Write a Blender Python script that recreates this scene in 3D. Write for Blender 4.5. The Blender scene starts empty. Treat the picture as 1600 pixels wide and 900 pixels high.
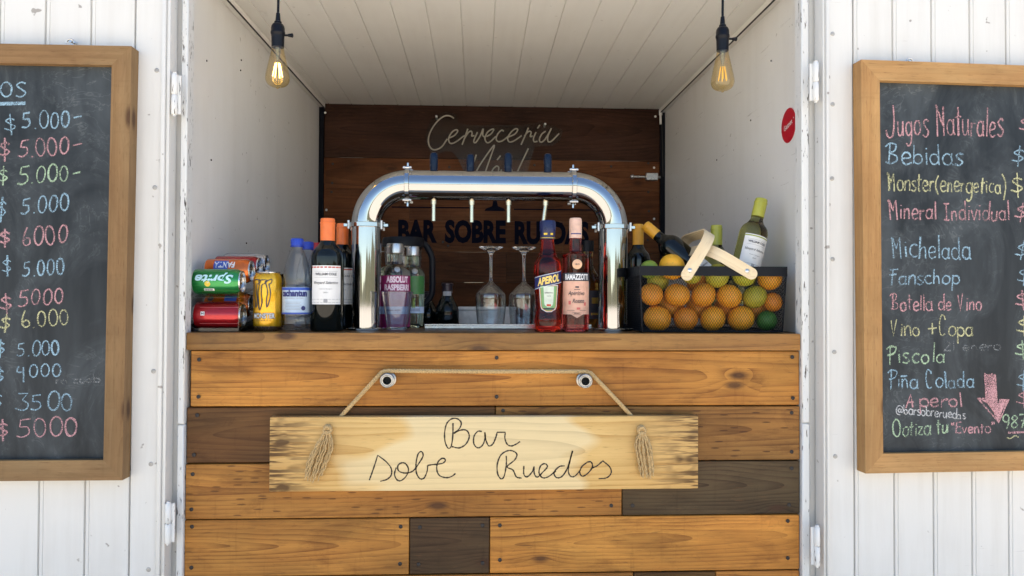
import bpy, bmesh, math, random
from math import pi, sin, cos, radians as R, sqrt
from mathutils import Vector as V, Matrix as M4
random.seed(7)
sc = bpy.context.scene
COL = sc.collection
# ------------------------------------------------------------------ camera
CAM = V((0, -1.92, 1.25)); F = 1155.0
cam = bpy.data.objects.new('camera', bpy.data.cameras.new('camera')); COL.objects.link(cam)
cam.data.sensor_width = 36; cam.data.lens = 36*F/1600
cam.data.clip_start = 0.02; cam.data.clip_end = 2000
CR = M4.Rotation(R(-2.6), 3, 'Z') @ M4.Rotation(pi/2+R(.9), 3, 'X') @ M4.Rotation(R(.24), 3, 'Z')
cam.matrix_world = M4.Translation(CAM) @ CR.to_4x4()
sc.camera = cam
# ------------------------------------------------------------------ light
SUN_EL, SUN_AZ = R(64), R(14)          # sun behind the trailer: direction towards it
sd = V((sin(SUN_AZ)*cos(SUN_EL), cos(SUN_AZ)*cos(SUN_EL), sin(SUN_EL)))
w = bpy.data.worlds.new('World'); sc.world = w; w.use_nodes = True
nt = w.node_tree; nt.nodes.clear()
so = nt.nodes.new('ShaderNodeOutputWorld'); sb = nt.nodes.new('ShaderNodeBackground'); sk = nt.nodes.new('ShaderNodeTexSky')
sk.sky_type = 'NISHITA'; sk.sun_disc = False; sk.sun_elevation = SUN_EL; sk.sun_rotation = SUN_AZ
sk.air_density = 1.0; sk.dust_density = .15; sk.ozone_density = 2.0
sb.inputs[1].default_value = 0.12
nt.links.new(sk.outputs[0], sb.inputs[0]); nt.links.new(sb.outputs[0], so.inputs[0])
sun = bpy.data.objects.new('sun', bpy.data.lights.new('sun', 'SUN')); COL.objects.link(sun)
sun.data.energy = 5.0; sun.data.angle = R(.5); sun.data.color = (1, .945, .86)
sun.rotation_euler = sd.to_track_quat('Z', 'Y').to_euler()
sc.view_settings.view_transform = 'Standard'; sc.view_settings.look = 'None'
sc.view_settings.gamma = 1; sc.view_settings.use_curve_mapping = False
sc.view_settings.exposure = 1.5
sc.view_settings.use_white_balance = True; sc.view_settings.white_balance_temperature = 6750; sc.view_settings.white_balance_tint = 10
sc.render.engine = 'CYCLES'
cy = sc.cycles
cy.use_denoising = True; cy.max_bounces = 16; cy.diffuse_bounces = 5; cy.glossy_bounces = 6
cy.transmission_bounces = 14; cy.transparent_max_bounces = 24; cy.caustics_refractive = True; cy.caustics_reflective = True
cy.sample_clamp_indirect = 6

# ------------------------------------------------------------------ photo geometry
def ray(px, py): return CR @ V((px-800, -(py-450), -F))
def at(px, py, Y):
    d = ray(px, py); return CAM + d*((Y-CAM.y)/d.y)
def onz(px, py, z):
    d = ray(px, py); return CAM + d*((z-CAM.z)/d.z)
def onx(px, py, x):
    d = ray(px, py); return CAM + d*((x-CAM.x)/d.x)
def ppm(Y): return F/(Y+1.92)
ZC = 1.163                              # counter top height

# ------------------------------------------------------------------ object helpers
WL = {}
def tag(o, label=None, cat=None, group=None, kind=None):
    if label: o['label'] = label
    if cat: o['category'] = cat
    if group: o['group'] = group
    if kind: o['kind'] = kind
    return o
def thing(name, label, cat, loc=(0, 0, 0), rot=None, group=None):
    o = bpy.data.objects.new(name, None); COL.objects.link(o); o.empty_display_size = .05
    o.location = loc
    if rot is not None: o.rotation_euler = rot
    WL[o.name] = V(loc)
    return tag(o, label, cat, group)
def copy_tree(o, parent=None):
    c = o.copy(); COL.objects.link(c); c.parent = parent
    WL[c.name] = V((0, 0, 0))
    for ch in list(o.children): copy_tree(ch, c)
    return c

def smooth(pts, n=6):
    """Catmull-Rom through the points; a doubled point is a corner."""
    segs, cur = [], [pts[0]]
    for a, b in zip(pts, pts[1:]):
        if tuple(a) == tuple(b): segs.append(cur); cur = [b]
        else: cur.append(b)
    segs.append(cur); out = []
    for s in segs:
        s = [V(p) for p in s]
        if len(s) < 3: out += s; continue
        q = [s[0]*2-s[1]] + s + [s[-1]*2-s[-2]]
        for i in range(1, len(q)-2):
            a, b, c, d = q[i-1:i+3]
            for k in range(n):
                t = k/n
                out.append(.5*((2*b)+(c-a)*t+(2*a-5*b+4*c-d)*t*t+(3*b-a-3*c+d)*t**3))
        out.append(s[-1])
    res = [out[0]]
    for p in out[1:]:
        if (p-res[-1]).length > 1e-7: res.append(p)
    return res

class MB:
    def __init__(s, M=None, world=True):
        s.bm = bmesh.new(); s.M = M; s.world = world
        s.uv = s.bm.loops.layers.uv.new('uv')
        s.tint = s.bm.loops.layers.float_color.new('tint'); s.pp = s.bm.loops.layers.float_color.new('pp')
    def P(s, p):
        p = V(p); return s.M @ p if s.M else p
    def attr(s, f, grain, tint, pp, ps, c0=(0, 0, 0), uo=0):
        if grain is None: return
        g = 'xyz'.index(grain); n = (ps[1]-ps[0]).cross(ps[2]-ps[1])
        o = [i for i in range(3) if i != g]
        nn = [abs(n[i]) for i in o]
        v = o[0] if nn[0] < nn[1] else o[1]
        t = o[1] if v == o[0] else o[0]
        for l, p in zip(f.loops, ps):
            q = p-V(c0)
            l[s.uv].uv = (q[g]+uo, q[v]+q[t]*.7)
            l[s.tint] = (*tint, 1); l[s.pp] = pp
    def quad(s, ps, grain=None, tint=(1, 1, 1), pp=(0, 0, 0, 0), c0=(0, 0, 0), uo=0, smooth=False):
        ps = [V(p) for p in ps]
        f = s.bm.faces.new([s.bm.verts.new(s.P(p)) for p in ps]); f.smooth = smooth
        s.attr(f, grain, tint, pp, ps, c0, uo); return f
    def box(s, x0, x1, y0, y1, z0, z1, bev=0, grain=None, tint=(1, 1, 1), pp=(0, 0, 0, 0), seg=1):
        x0, x1 = min(x0, x1), max(x0, x1); y0, y1 = min(y0, y1), max(y0, y1); z0, z1 = min(z0, z1), max(z0, z1)
        t = bmesh.new(); bmesh.ops.create_cube(t, size=1)
        for v in t.verts: v.co = ((x0+x1)/2+v.co.x*(x1-x0), (y0+y1)/2+v.co.y*(y1-y0), (z0+z1)/2+v.co.z*(z1-z0))
        if bev: bmesh.ops.bevel(t, geom=t.edges[:], offset=bev, segments=seg, affect='EDGES', profile=.5)
        c0 = ((x0+x1)/2, (y0+y1)/2, (z0+z1)/2)
        s.merge(t, grain, tint, pp, c0)
    def merge(s, t, grain=None, tint=(1, 1, 1), pp=(0, 0, 0, 0), c0=(0, 0, 0), smooth=False):
        vm = {v: s.bm.verts.new(s.P(v.co)) for v in t.verts}
        for f in t.faces:
            try: g = s.bm.faces.new([vm[v] for v in f.verts])
            except ValueError: continue
            g.smooth = smooth or f.smooth
            s.attr(g, grain, tint, pp, [v.co.copy() for v in f.verts], c0)
        t.free()
    def prism(s, poly, a, b, axis='y', **k):
        """2D polygon extruded along an axis from a to b."""
        def m(p, t): return {'y': (p[0], t, p[1]), 'z': (p[0], p[1], t), 'x': (t, p[0], p[1])}[axis]
        t = bmesh.new(); A = [t.verts.new(m(p, a)) for p in poly]; B = [t.verts.new(m(p, b)) for p in poly]
        t.faces.new(A); t.faces.new(B[::-1]); n = len(poly)
        for i in range(n): t.faces.new((A[i], B[i], B[(i+1) % n], A[(i+1) % n]))
        bmesh.ops.recalc_face_normals(t, faces=t.faces[:]); s.merge(t, **k)
    def lathe(s, prof, seg=32, M=None, a0=0, a1=2*pi):
        rings = []; full = abs(a1-a0-2*pi) < 1e-6; n = seg if full else seg+1
        for r, z in prof:
            if r < 1e-7 and full: p = V((0, 0, z)); rings.append([s.bm.verts.new(s.P(M @ p if M else p))])
            else:
                ring = []
                for i in range(n):
                    a = a0+(a1-a0)*i/seg; p = V((r*cos(a), r*sin(a), z)); ring.append(s.bm.verts.new(s.P(M @ p if M else p)))
                rings.append(ring)
        for A, B in zip(rings, rings[1:]):
            for i in range(seg):
                j = (i+1) % n
                a, b, c, d = A[i % len(A)], A[j % len(A)], B[j % len(B)], B[i % len(B)]
                vs = [x for k, x in enumerate((a, b, c, d)) if x not in (a, b, c, d)[:k]]
                if len(vs) > 2:
                    f = s.bm.faces.new(vs); f.smooth = True
                    us = [i, i+1, i+1, i]
                    for l in f.loops:
                        l[s.tint] = (1, 1, 1, 1)
    def cyl(s, p0, p1, r, r1=None, seg=16, caps=True):
        p0, p1 = V(p0), V(p1); d = p1-p0; L = d.length
        M = M4.Translation(p0) @ d.to_track_quat('Z', 'Y').to_matrix().to_4x4()
        r1 = r if r1 is None else r1
        s.lathe(([(0, 0)] if caps else [])+[(r, 0), (r1, L)]+([(0, L)] if caps else []), seg, M)
    def tube(s, pts, r, seg=8, caps=True, closed=False):
        pts = [V(p) for p in pts]; n = len(pts); rings = []
        nrm = None
        for i, p in enumerate(pts):
            if closed: t = (pts[(i+1) % n]-pts[i-1]).normalized()
            else: t = (pts[min(i+1, n-1)]-pts[max(i-1, 0)]).normalized()
            if nrm is None: nrm = t.orthogonal().normalized()
            nrm = (nrm-t*nrm.dot(t)).normalized(); b = t.cross(nrm)
            rr = r[i] if isinstance(r, (list, tuple)) else r
            rings.append([s.bm.verts.new(s.P(p+(nrm*cos(2*pi*k/seg)+b*sin(2*pi*k/seg))*rr)) for k in range(seg)])
        for A, B in zip(rings, rings[1:]+([rings[0]] if closed else [])):
            for k in range(seg):
                f = s.bm.faces.new((A[k], A[(k+1) % seg], B[(k+1) % seg], B[k])); f.smooth = True
        if caps and not closed: s.bm.faces.new(rings[0][::-1]); s.bm.faces.new(rings[-1])
    def ball(s, c, r, sx=1, sy=1, sz=1, seg=16):
        s.lathe([(r*sin(pi*i/10), -r*cos(pi*i/10)) for i in range(11)], seg, M4.Translation(V(c)) @ M4.Diagonal((sx, sy, sz, 1)))
    def ribbon(s, pts, w, fn, jit=0):
        pts = [V((p[0], p[1])) for p in pts]; n = len(pts)
        if n < 2: return
        L, Rr = [], []
        for i, p in enumerate(pts):
            t = (pts[min(i+1, n-1)]-pts[max(i-1, 0)])
            if t.length < 1e-9: t = V((1, 0))
            t.normalize(); nn = V((-t.y, t.x)); ww = w*(1+random.uniform(-jit, jit))/2
            L.append(s.bm.verts.new(s.P(fn(*(p+nn*ww))))); Rr.append(s.bm.verts.new(s.P(fn(*(p-nn*ww)))))
        for i in range(n-1): s.bm.faces.new((Rr[i], Rr[i+1], L[i+1], L[i]))
    def geo(s, g, fn):
        vs, fs = g; bv = [s.bm.verts.new(s.P(fn(*v))) for v in vs]
        for f in fs:
            try: s.bm.faces.new([bv[i] for i in f])
            except ValueError: pass
    def patch(s, fn, u0, u1, v0, v1, nu=12, nv=1, uvs=True):
        g = [[s.bm.verts.new(s.P(fn(u0+(u1-u0)*i/nu, v0+(v1-v0)*j/nv))) for j in range(nv+1)] for i in range(nu+1)]
        for i in range(nu):
            for j in range(nv):
                f = s.bm.faces.new((g[i][j], g[i+1][j], g[i+1][j+1], g[i][j+1])); f.smooth = True
    def build(s, name, mat, parent=None, sharp=40, recalc=False, solid=0):
        if recalc: bmesh.ops.recalc_face_normals(s.bm, faces=s.bm.faces[:])
        off = V((0, 0, 0))
        if parent is not None and s.world:
            q = parent
            while q is not None: off += WL.get(q.name, V((0, 0, 0))); q = q.parent
        for v in s.bm.verts: v.co -= off
        me = bpy.data.meshes.new(name); s.bm.to_mesh(me); s.bm.free()
        if sharp: me.set_sharp_from_angle(angle=R(sharp))
        me.materials.append(mat)
        o = bpy.data.objects.new(name, me); COL.objects.link(o); WL[o.name] = V((0, 0, 0))
        if parent is not None: o.parent = parent
        return o

def text_geo(t, size, bold=0, xs=1, shear=0, align='CENTER', fit=None):
    cu = bpy.data.curves.new('txt', 'FONT'); cu.body = t; cu.size = size; cu.offset = bold*size; cu.shear = shear; cu.align_x = align
    cu.dimensions = '2D'; cu.fill_mode = 'BOTH'; cu.resolution_u = 3
    o = bpy.data.objects.new('txt', cu); COL.objects.link(o)
    dg = bpy.context.evaluated_depsgraph_get(); dg.update()
    e = o.evaluated_get(dg); me = e.to_mesh()
    vs = [(v.co.x*xs, v.co.y) for v in me.vertices]; fs = [tuple(p.vertices) for p in me.polygons]
    e.to_mesh_clear(); bpy.data.objects.remove(o); bpy.data.curves.remove(cu)
    if fit and vs:                       # (width, height): scale to it, centred on 0, baseline at 0
        x0 = min(v[0] for v in vs); x1 = max(v[0] for v in vs); y0 = min(v[1] for v in vs); y1 = max(v[1] for v in vs)
        vs = [((v[0]-(x0+x1)/2)*fit[0]/(x1-x0), (v[1]-y0)*fit[1]/(y1-y0)) for v in vs]
    return vs, fs
def wrap(r, z0=0, a0=0):
    """flat (u,v) onto a vertical cylinder whose front faces -Y"""
    return lambda u, v: (r*sin(u/r+a0), -r*cos(u/r+a0), z0+v)

# ------------------------------------------------------------------ materials
class NT:
    def __init__(s, name):
        s.m = bpy.data.materials.new(name); s.m.use_nodes = True; s.t = s.m.node_tree; s.t.nodes.clear()
        s.out = s.n('OutputMaterial'); s.b = s.n('BsdfPrincipled'); s.l(s.b.outputs[0], s.out.inputs[0])
    def n(s, k, **kw):
        o = s.t.nodes.new('ShaderNode'+k)
        for a, b in kw.items(): setattr(o, a, b)
        return o
    def l(s, a, b): s.t.links.new(a, b)
    def put(s, sock, v):
        if hasattr(v, 'is_linked') or isinstance(v, bpy.types.NodeSocket): s.l(v, sock)
        elif isinstance(v, tuple) and len(v) == 3 and sock.type == 'RGBA': sock.default_value = (*v, 1)
        else: sock.default_value = v
    def math(s, op, a, b=0.0, c=None, clamp=False):
        o = s.n('Math', operation=op, use_clamp=clamp); s.put(o.inputs[0], a); s.put(o.inputs[1], b)
        if c is not None: s.put(o.inputs[2], c)
        return o.outputs[0]
    def mix(s, f, a, b, mode='MIX'):
        o = s.n('Mix', data_type='RGBA', blend_type=mode); s.put(o.inputs[0], f); s.put(o.inputs[6], a); s.put(o.inputs[7], b); return o.outputs[2]
    def noise(s, vec=None, scale=5, detail=3, rough=.5, dist=0):
        o = s.n('TexNoise'); o.inputs['Scale'].default_value = scale; o.inputs['Detail'].default_value = detail
        o.inputs['Roughness'].default_value = rough; o.inputs['Distortion'].default_value = dist
        if vec is not None: s.l(vec, o.inputs[0])
        return o.outputs[0]
    def ramp(s, f, a, b, lo=0., hi=1.):
        o = s.n('MapRange'); s.put(o.inputs[0], f); o.inputs[1].default_value = a; o.inputs[2].default_value = b
        o.inputs[3].default_value = lo; o.inputs[4].default_value = hi; return o.outputs[0]
    def obj(s, scale=None):
        c = s.n('TexCoord').outputs['Object']
        if scale is None: return c
        m = s.n('Mapping'); m.inputs['Scale'].default_value = scale; s.l(c, m.inputs[0]); return m.outputs[0]
    def comb(s, x, y, z=0.0):
        o = s.n('CombineXYZ'); s.put(o.inputs[0], x); s.put(o.inputs[1], y); s.put(o.inputs[2], z); return o.outputs[0]
    def bump(s, h, strength=.3, dist=.002):
        o = s.n('Bump'); o.inputs['Strength'].default_value = strength; o.inputs['Distance'].default_value = dist
        s.l(h, o.inputs['Height']); s.l(o.outputs[0], s.b.inputs['Normal'])
    def set(s, **k):
        for a, v in k.items(): s.put(s.b.inputs[a.replace('_', ' ')], v)
        return s.m
def pm(name, col, rough=.45, metal=0., vary=.12, vs=60, **k):
    t = NT(name)
    n = t.noise(t.obj(), vs, 3)
    c = t.mix(t.ramp(n, .3, .7), tuple(x*(1-vary) for x in col), tuple(min(1, x*(1+vary)) for x in col))
    t.set(Base_Color=c, Roughness=t.ramp(n, .3, .7, max(.02, rough*.85), min(1, rough*1.15)), Metallic=metal, **k)
    return t.m

def wood(name, light, dark, rough=.4, freq=75, streak=.5, ringamt=.6, pores=.5, coat=0.0, knots=.6, blotch=.25, wash=None, burn=False, spec=.4, stain=0.0):
    t = NT(name)
    uvn = t.n('UVMap', uv_map='uv'); sep = t.n('SeparateXYZ'); t.l(uvn.outputs[0], sep.inputs[0]); u, v = sep.outputs[0], sep.outputs[1]
    tint = t.n('Attribute', attribute_name='tint').outputs['Color']
    pp = t.n('Attribute', attribute_name='pp'); ps = t.n('SeparateColor'); t.l(pp.outputs['Color'], ps.inputs[0])
    seed, d0, slope, dash = ps.outputs[0], ps.outputs[1], ps.outputs[2], pp.outputs['Alpha']
    su = t.math('ADD', u, t.math('MULTIPLY', seed, 37.0)); sv = t.math('ADD', v, t.math('MULTIPLY', seed, 11.0))
    low = t.math('SUBTRACT', t.noise(t.comb(t.math('MULTIPLY', su, 1.3), t.math('MULTIPLY', sv, 6.5)), 1, 2), .5)
    # knots
    vo = t.n('TexVoronoi', voronoi_dimensions='2D', feature='F1'); vo.inputs['Scale'].default_value = 1
    t.l(t.comb(t.math('MULTIPLY', su, 4.2), t.math('MULTIPLY', sv, 11)), vo.inputs[0])
    kd = vo.outputs['Distance']; kr = t.n('SeparateColor'); t.l(vo.outputs['Color'], kr.inputs[0])
    kon = t.math('GREATER_THAN', kr.outputs[0], 1-knots*.45)
    kw = t.math('MULTIPLY', kon, t.ramp(kd, .0, .5, 1, 0))
    kcore = t.math('MULTIPLY', kon, t.ramp(t.math('ADD', kd, t.math('MULTIPLY', low, .06)), .05, .14, 1, 0))
    # growth rings: the plank cuts a slightly tilted cone
    dd = t.math('ADD', d0, t.math('MULTIPLY', u, slope))
    vv = t.math('ADD', v, t.math('MULTIPLY', low, .05))
    ring = t.math('SQRT', t.math('ADD', t.math('MULTIPLY', vv, vv), t.math('MULTIPLY', dd, dd)))
    ring = t.math('ADD', ring, t.math('MULTIPLY', low, .03)); ring = t.math('ADD', ring, t.math('MULTIPLY', t.math('MULTIPLY', kw, kw), .022))
    rs = t.math('FRACT', t.math('MULTIPLY', ring, freq))
    rmod = t.ramp(t.noise(t.comb(t.math('MULTIPLY', su, 4), t.math('MULTIPLY', sv, 22), 3.3), 1, 3, .6), .3, .7, .25, 1.15)
    rr = t.math('MULTIPLY', t.math('POWER', rs, 2.6), rmod)
    fine = t.noise(t.comb(t.math('MULTIPLY', su, 7), t.math('MULTIPLY', sv, 230)), 1, 4, .65)
    mid = t.noise(t.comb(t.math('MULTIPLY', su, 3), t.math('MULTIPLY', sv, 40)), 1, 3, .6)
    bl = t.noise(t.comb(t.math('MULTIPLY', su, 2.5), t.math('MULTIPLY', sv, 6)), 1, 3, .6)
    f = t.math('ADD', t.math('MULTIPLY', rr, ringamt), t.math('MULTIPLY', t.ramp(fine, .3, .7), streak*.5))
    f = t.math('ADD', f, t.math('MULTIPLY', t.ramp(mid, .35, .7), streak*.5)); f = t.math('ADD', f, t.math('MULTIPLY', kw, .12), clamp=True)
    c = t.mix(f, light, dark); c = t.mix(1.0, c, tint, 'MULTIPLY')
    c = t.mix(1.0, c, t.mix(t.ramp(bl, .25, .75), (1-blotch,)*3, (1+blotch,)*3), 'MULTIPLY')
    if stain:
        stn = t.ramp(t.noise(t.comb(t.math('MULTIPLY', su, 5), t.math('MULTIPLY', sv, 17), 7.7), 1, 6, .68, .6), .52, .74)
        c = t.mix(t.math('MULTIPLY', stn, stain), c, t.mix(1.0, c, (.30, .22, .18), 'MULTIPLY'))
        yl = t.ramp(t.noise(t.comb(t.math('MULTIPLY', su, 2.5), t.math('MULTIPLY', sv, 8), 5.5), 1, 4, .6), .4, .7)
        c = t.mix(1.0, c, t.mix(yl, (1.0, .94, .85), (1.06, 1.12, 1.1)), 'MULTIPLY')
    drip = t.ramp(t.noise(t.comb(t.math('MULTIPLY', su, 60), t.math('MULTIPLY', sv, 6), 9.1), 1, 3, .6), .60, .72)
    c = t.mix(t.math('MULTIPLY', drip, stain*.45), c, t.mix(1.0, c, (.55, .48, .42), 'MULTIPLY'))
    scr = t.ramp(t.math('ABSOLUTE', t.math('SUBTRACT', t.noise(t.comb(t.math('MULTIPLY', su, 9), t.math('MULTIPLY', sv, 13), 2.2), 1, 1, .5, 1.5), .5)), 0, .006, 1, 0)
    c = t.mix(t.math('MULTIPLY', scr, stain*.4), c, t.mix(1.0, c, (.45, .38, .3), 'MULTIPLY'))
    # saw marks across the grain, pores and pecks along it
    saw = t.noise(t.comb(t.math('MULTIPLY', su, 190), t.math('MULTIPLY', sv, 4)), 1, 2)
    c = t.mix(t.ramp(saw, .45, .8, 0, .55), c, (.5, .5, .5), 'SOFT_LIGHT')
    pz = t.ramp(t.noise(t.comb(t.math('MULTIPLY', su, 26), t.math('MULTIPLY', sv, 300)), 1, 2), .62, .72)
    c = t.mix(t.math('MULTIPLY', pz, pores), c, (.12, .055, .02), 'MIX')
    vd = t.n('TexVoronoi', voronoi_dimensions='2D', feature='F1'); vd.inputs['Scale'].default_value = 1; vd.inputs['Randomness'].default_value = 1
    t.l(t.comb(t.math('MULTIPLY', su, 17), t.math('MULTIPLY', sv, 52)), vd.inputs[0])
    sp = t.n('SeparateXYZ'); lp = t.n('VectorMath', operation='SUBTRACT')
    t.l(t.comb(t.math('MULTIPLY', su, 17), t.math('MULTIPLY', sv, 52)), lp.inputs[0]); t.l(vd.outputs['Position'], lp.inputs[1]); t.l(lp.outputs[0], sp.inputs[0])
    el = t.math('ADD', t.math('POWER', t.math('ABSOLUTE', t.math('MULTIPLY', sp.outputs[0], 4.6)), 2), t.math('POWER', t.math('ABSOLUTE', t.math('MULTIPLY', sp.outputs[1], 10)), 2))
    vc = t.n('SeparateColor'); t.l(vd.outputs['Color'], vc.inputs[0])
    pk = t.math('MULTIPLY', t.math('MULTIPLY', t.ramp(el, .4, 1.1, 1, 0), dash), t.math('GREATER_THAN', vc.outputs[0], .45))
    c = t.mix(t.math('MULTIPLY', pk, .85), c, (.06, .022, .008))
    c = t.mix(t.math('MULTIPLY', kcore, .8), c, (.05, .02, .01))
    if wash:                              # pale unvarnished wash in the middle of the board
        wn = t.noise(t.comb(t.math('MULTIPLY', u, 4), t.math('MULTIPLY', v, 10)), 1, 1)
        e = t.math('ADD', t.math('ABSOLUTE', t.math('ADD', u, .02)), t.math('MULTIPLY', t.math('SUBTRACT', wn, .5), .55))
        c = t.mix(t.ramp(e, .24, .30, .85, 0), c, t.mix(f, wash, tuple(x*.8 for x in wash)))
    if burn:                              # scorched ends
        au = t.math('ABSOLUTE', u)
        bn = t.noise(t.comb(t.math('MULTIPLY', u, 9), t.math('MULTIPLY', v, 130)), 1, 3, .55)
        b2 = t.noise(t.comb(t.math('MULTIPLY', u, 12), t.math('MULTIPLY', v, 26)), 1, 2, .5)
        amt = t.math('MULTIPLY', t.ramp(au, .40, .53), t.ramp(bn, .47, .55))
        am2 = t.math('MULTIPLY', t.math('MULTIPLY', t.ramp(au, .45, .50), t.ramp(au, .525, .56, 1, .25)), t.ramp(b2, .50, .64))
        c = t.mix(t.math('MULTIPLY', t.ramp(au, .3, .55), .45), c, (.42, .22, .07))
        c = t.mix(t.math('MAXIMUM', t.math('MULTIPLY', amt, .85), t.math('MULTIPLY', am2, .85)), c, (.05, .022, .012))
    t.set(Base_Color=c, Roughness=t.ramp(fine, .2, .8, rough*.8, rough*1.25), Coat_Weight=coat, Coat_Roughness=.18, Specular_IOR_Level=spec)
    h = t.math('SUBTRACT', t.math('MULTIPLY', fine, .6), t.math('ADD', t.math('MULTIPLY', pz, .6), t.math('MULTIPLY', pk, 1.0)))
    t.bump(h, .35, .0012)
    return t.m

def paint(name, col=(.76, .76, .74), rough=.5, dirt=.3, dcol=(.42, .38, .32), stretch=(30, 30, 2.2), bump=.25, scuff=.25):
    t = NT(name)
    streak = t.noise(t.obj(stretch), 1, 4, .6); bl = t.noise(t.obj(), 2.3, 4, .6); fine = t.noise(t.obj((90, 90, 14)), 1, 3, .6)
    f = t.math('MULTIPLY', t.ramp(t.math('ADD', t.math('MULTIPLY', streak, .5), t.math('MULTIPLY', bl, .5)), .46, .72), dirt)
    c = t.mix(f, col, dcol)
    sc_ = t.noise(t.obj((3.5, 3.5, 60)), 1, 5, .7); sp = t.ramp(sc_, .66, .72)
    c = t.mix(t.math('MULTIPLY', sp, scuff), c, (.28, .25, .22))
    spk = t.ramp(t.noise(t.obj(), 38, 2), .72, .75); c = t.mix(t.math('MULTIPLY', spk, scuff), c, (.2, .17, .14))
    t.set(Base_Color=c, Roughness=t.ramp(bl, .3, .7, rough*.8, rough*1.2))
    t.bump(t.math('ADD', t.math('MULTIPLY', fine, .7), t.math('MULTIPLY', bl, .6)), bump, .0015)
    return t.m
def chipped(name):
    t = NT(name)
    n = t.noise(t.obj((160, 160, 26)), 1, 4, .65); n2 = t.noise(t.obj((1, 1, 2.5)), 2, 2)
    f = t.ramp(t.math('ADD', n, t.math('MULTIPLY', n2, .35)), .80, .84)
    t.set(Base_Color=t.mix(f, (.72, .72, .70), (.07, .055, .045)), Roughness=.55)
    t.bump(t.math('SUBTRACT', 1.0, f), .6, .0015)
    return t.m
def glass(name, col=(1, 1, 1), rough=.0, ior=1.45):
    t = NT(name); t.noise(t.obj(), 30)
    t.set(Base_Color=col, Roughness=rough, IOR=ior); t.b.inputs['Transmission Weight'].default_value = 1
    return t.m
def thin(name, col=(1, 1, 1), refl=.5, base=.04, rough=.02):
    t = NT(name)
    tr = t.n('BsdfTransparent'); tr.inputs[0].default_value = (*col, 1); gl = t.n('BsdfGlossy'); gl.inputs['Roughness'].default_value = rough
    fr = t.n('LayerWeight'); fr.inputs[0].default_value = .35
    f = t.math('ADD', t.math('MULTIPLY', t.math('POWER', fr.outputs['Facing'], 2.0), refl), base, clamp=True)
    mx = t.n('MixShader'); t.l(f, mx.inputs[0]); t.l(tr.outputs[0], mx.inputs[1]); t.l(gl.outputs[0], mx.inputs[2]); t.l(mx.outputs[0], t.out.inputs[0])
    return t.m
def chalk(name, col, cov=.56):
    t = NT(name)
    t.set(Base_Color=t.mix(t.noise(t.obj(), 150, 2), tuple(x*.75 for x in col), col), Roughness=.95)
    tr = t.n('BsdfTransparent'); n = t.noise(t.obj(), 420, 3, .7); n2 = t.noise(t.obj(), 25, 2)
    f = t.ramp(t.math('ADD', n, t.math('MULTIPLY', t.math('SUBTRACT', n2, .5), .35)), .62-cov*.45, .86-cov*.45)
    mx = t.n('MixShader'); t.l(f, mx.inputs[0]); t.l(tr.outputs[0], mx.inputs[1]); t.l(t.b.outputs[0], mx.inputs[2]); t.l(mx.outputs[0], t.out.inputs[0])
    return t.m

W_CLAD = wood('varnished_pine', (.42, .198, .048), (.125, .043, .010), rough=.5, spec=.22, knots=.55, blotch=.42, stain=.6, freq=105)
W_TOP = wood('counter_pine', (.40, .19, .055), (.15, .055, .013), rough=.4, spec=.3, freq=80, knots=.3, blotch=.4, stain=.4)
W_BACK = wood('dark_stained_pine', (.125, .050, .020), (.036, .014, .007), rough=.6, spec=.12, knots=.6, ringamt=.5, blotch=.5, stain=.5)
W_SIGN = wood('pale_pine', (.74, .49, .19), (.50, .28, .085), rough=.55, spec=.2, freq=105, streak=.45, pores=.3, ringamt=.85, knots=0, blotch=.14, wash=(.80, .63, .35), burn=True)
W_FRAME = wood('frame_pine', (.36, .215, .095), (.21, .115, .045), rough=.55, spec=.2, stain=.3, knots=.25, ringamt=.35, blotch=.25)
P_DOOR = paint('white_door_paint', (.67, .66, .63), dirt=.30, scuff=.7)
P_WALL = paint('white_wall_paint', (.77, .765, .75), dirt=.22, scuff=.5, stretch=(3, 9, 1.1))
P_CEIL = paint('white_ceiling_paint', (.80, .79, .75), dirt=.22, dcol=(.50, .46, .40), stretch=(14, 1.2, 14), scuff=.2)
P_CHIP = chipped('chipped_white_paint')
STEEL = pm('polished_steel', (.40, .405, .41), .05, 1.0, .03, 20)
ZINC = pm('zinc', (.6, .6, .6), .3, 1.0, .1, 200)
DKSCREW = pm('dark_screw', (.035, .03, .028), .5, .4)
ALU = pm('can_aluminium', (.72, .72, .72), .25, 1.0, .05, 120)

# ================================================================== SETTING
def ground():
    t = NT('pale_dry_ground'); n = t.noise(t.obj(), .8, 5, .6); n2 = t.noise(t.obj(), 30, 3)
    t.set(Base_Color=t.mix(t.math('MULTIPLY', n, n2), (.64, .56, .45), (.43, .37, .29)), Roughness=.9); t.bump(n2, .4, .01)
    b = MB(); b.quad([(-400, -400, 0), (400, -400, 0), (400, 400, 0), (-400, 400, 0)]); tag(b.build('ground', t.m, sharp=0), kind='structure')
ground()
def added_hills():  # unseen ring added for the dark horizon line in the steel's reflections
    t = NT('added_hills_scrub'); n = t.noise(t.obj(), .15, 4); t.set(Base_Color=t.mix(n, (.035, .05, .02), (.14, .11, .06)), Roughness=.95)
    b = MB(); prev = None
    for i in range(97):
        a = 2*pi*i/96; h = 9+3.5*sin(3*a+1)+2.5*sin(7*a)+1.5*sin(17*a+2); c = [V((d*sin(a), d*cos(a), z)) for d, z in ((120, -.5), (150, h), (190, h*.7), (240, -.5))]
        if prev:
            for j in range(3): b.quad([prev[j], c[j], c[j+1], prev[j+1]], smooth=True)
        prev = c
    tag(b.build('added_hills', t.m, sharp=0), kind='structure')
added_hills()

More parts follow.
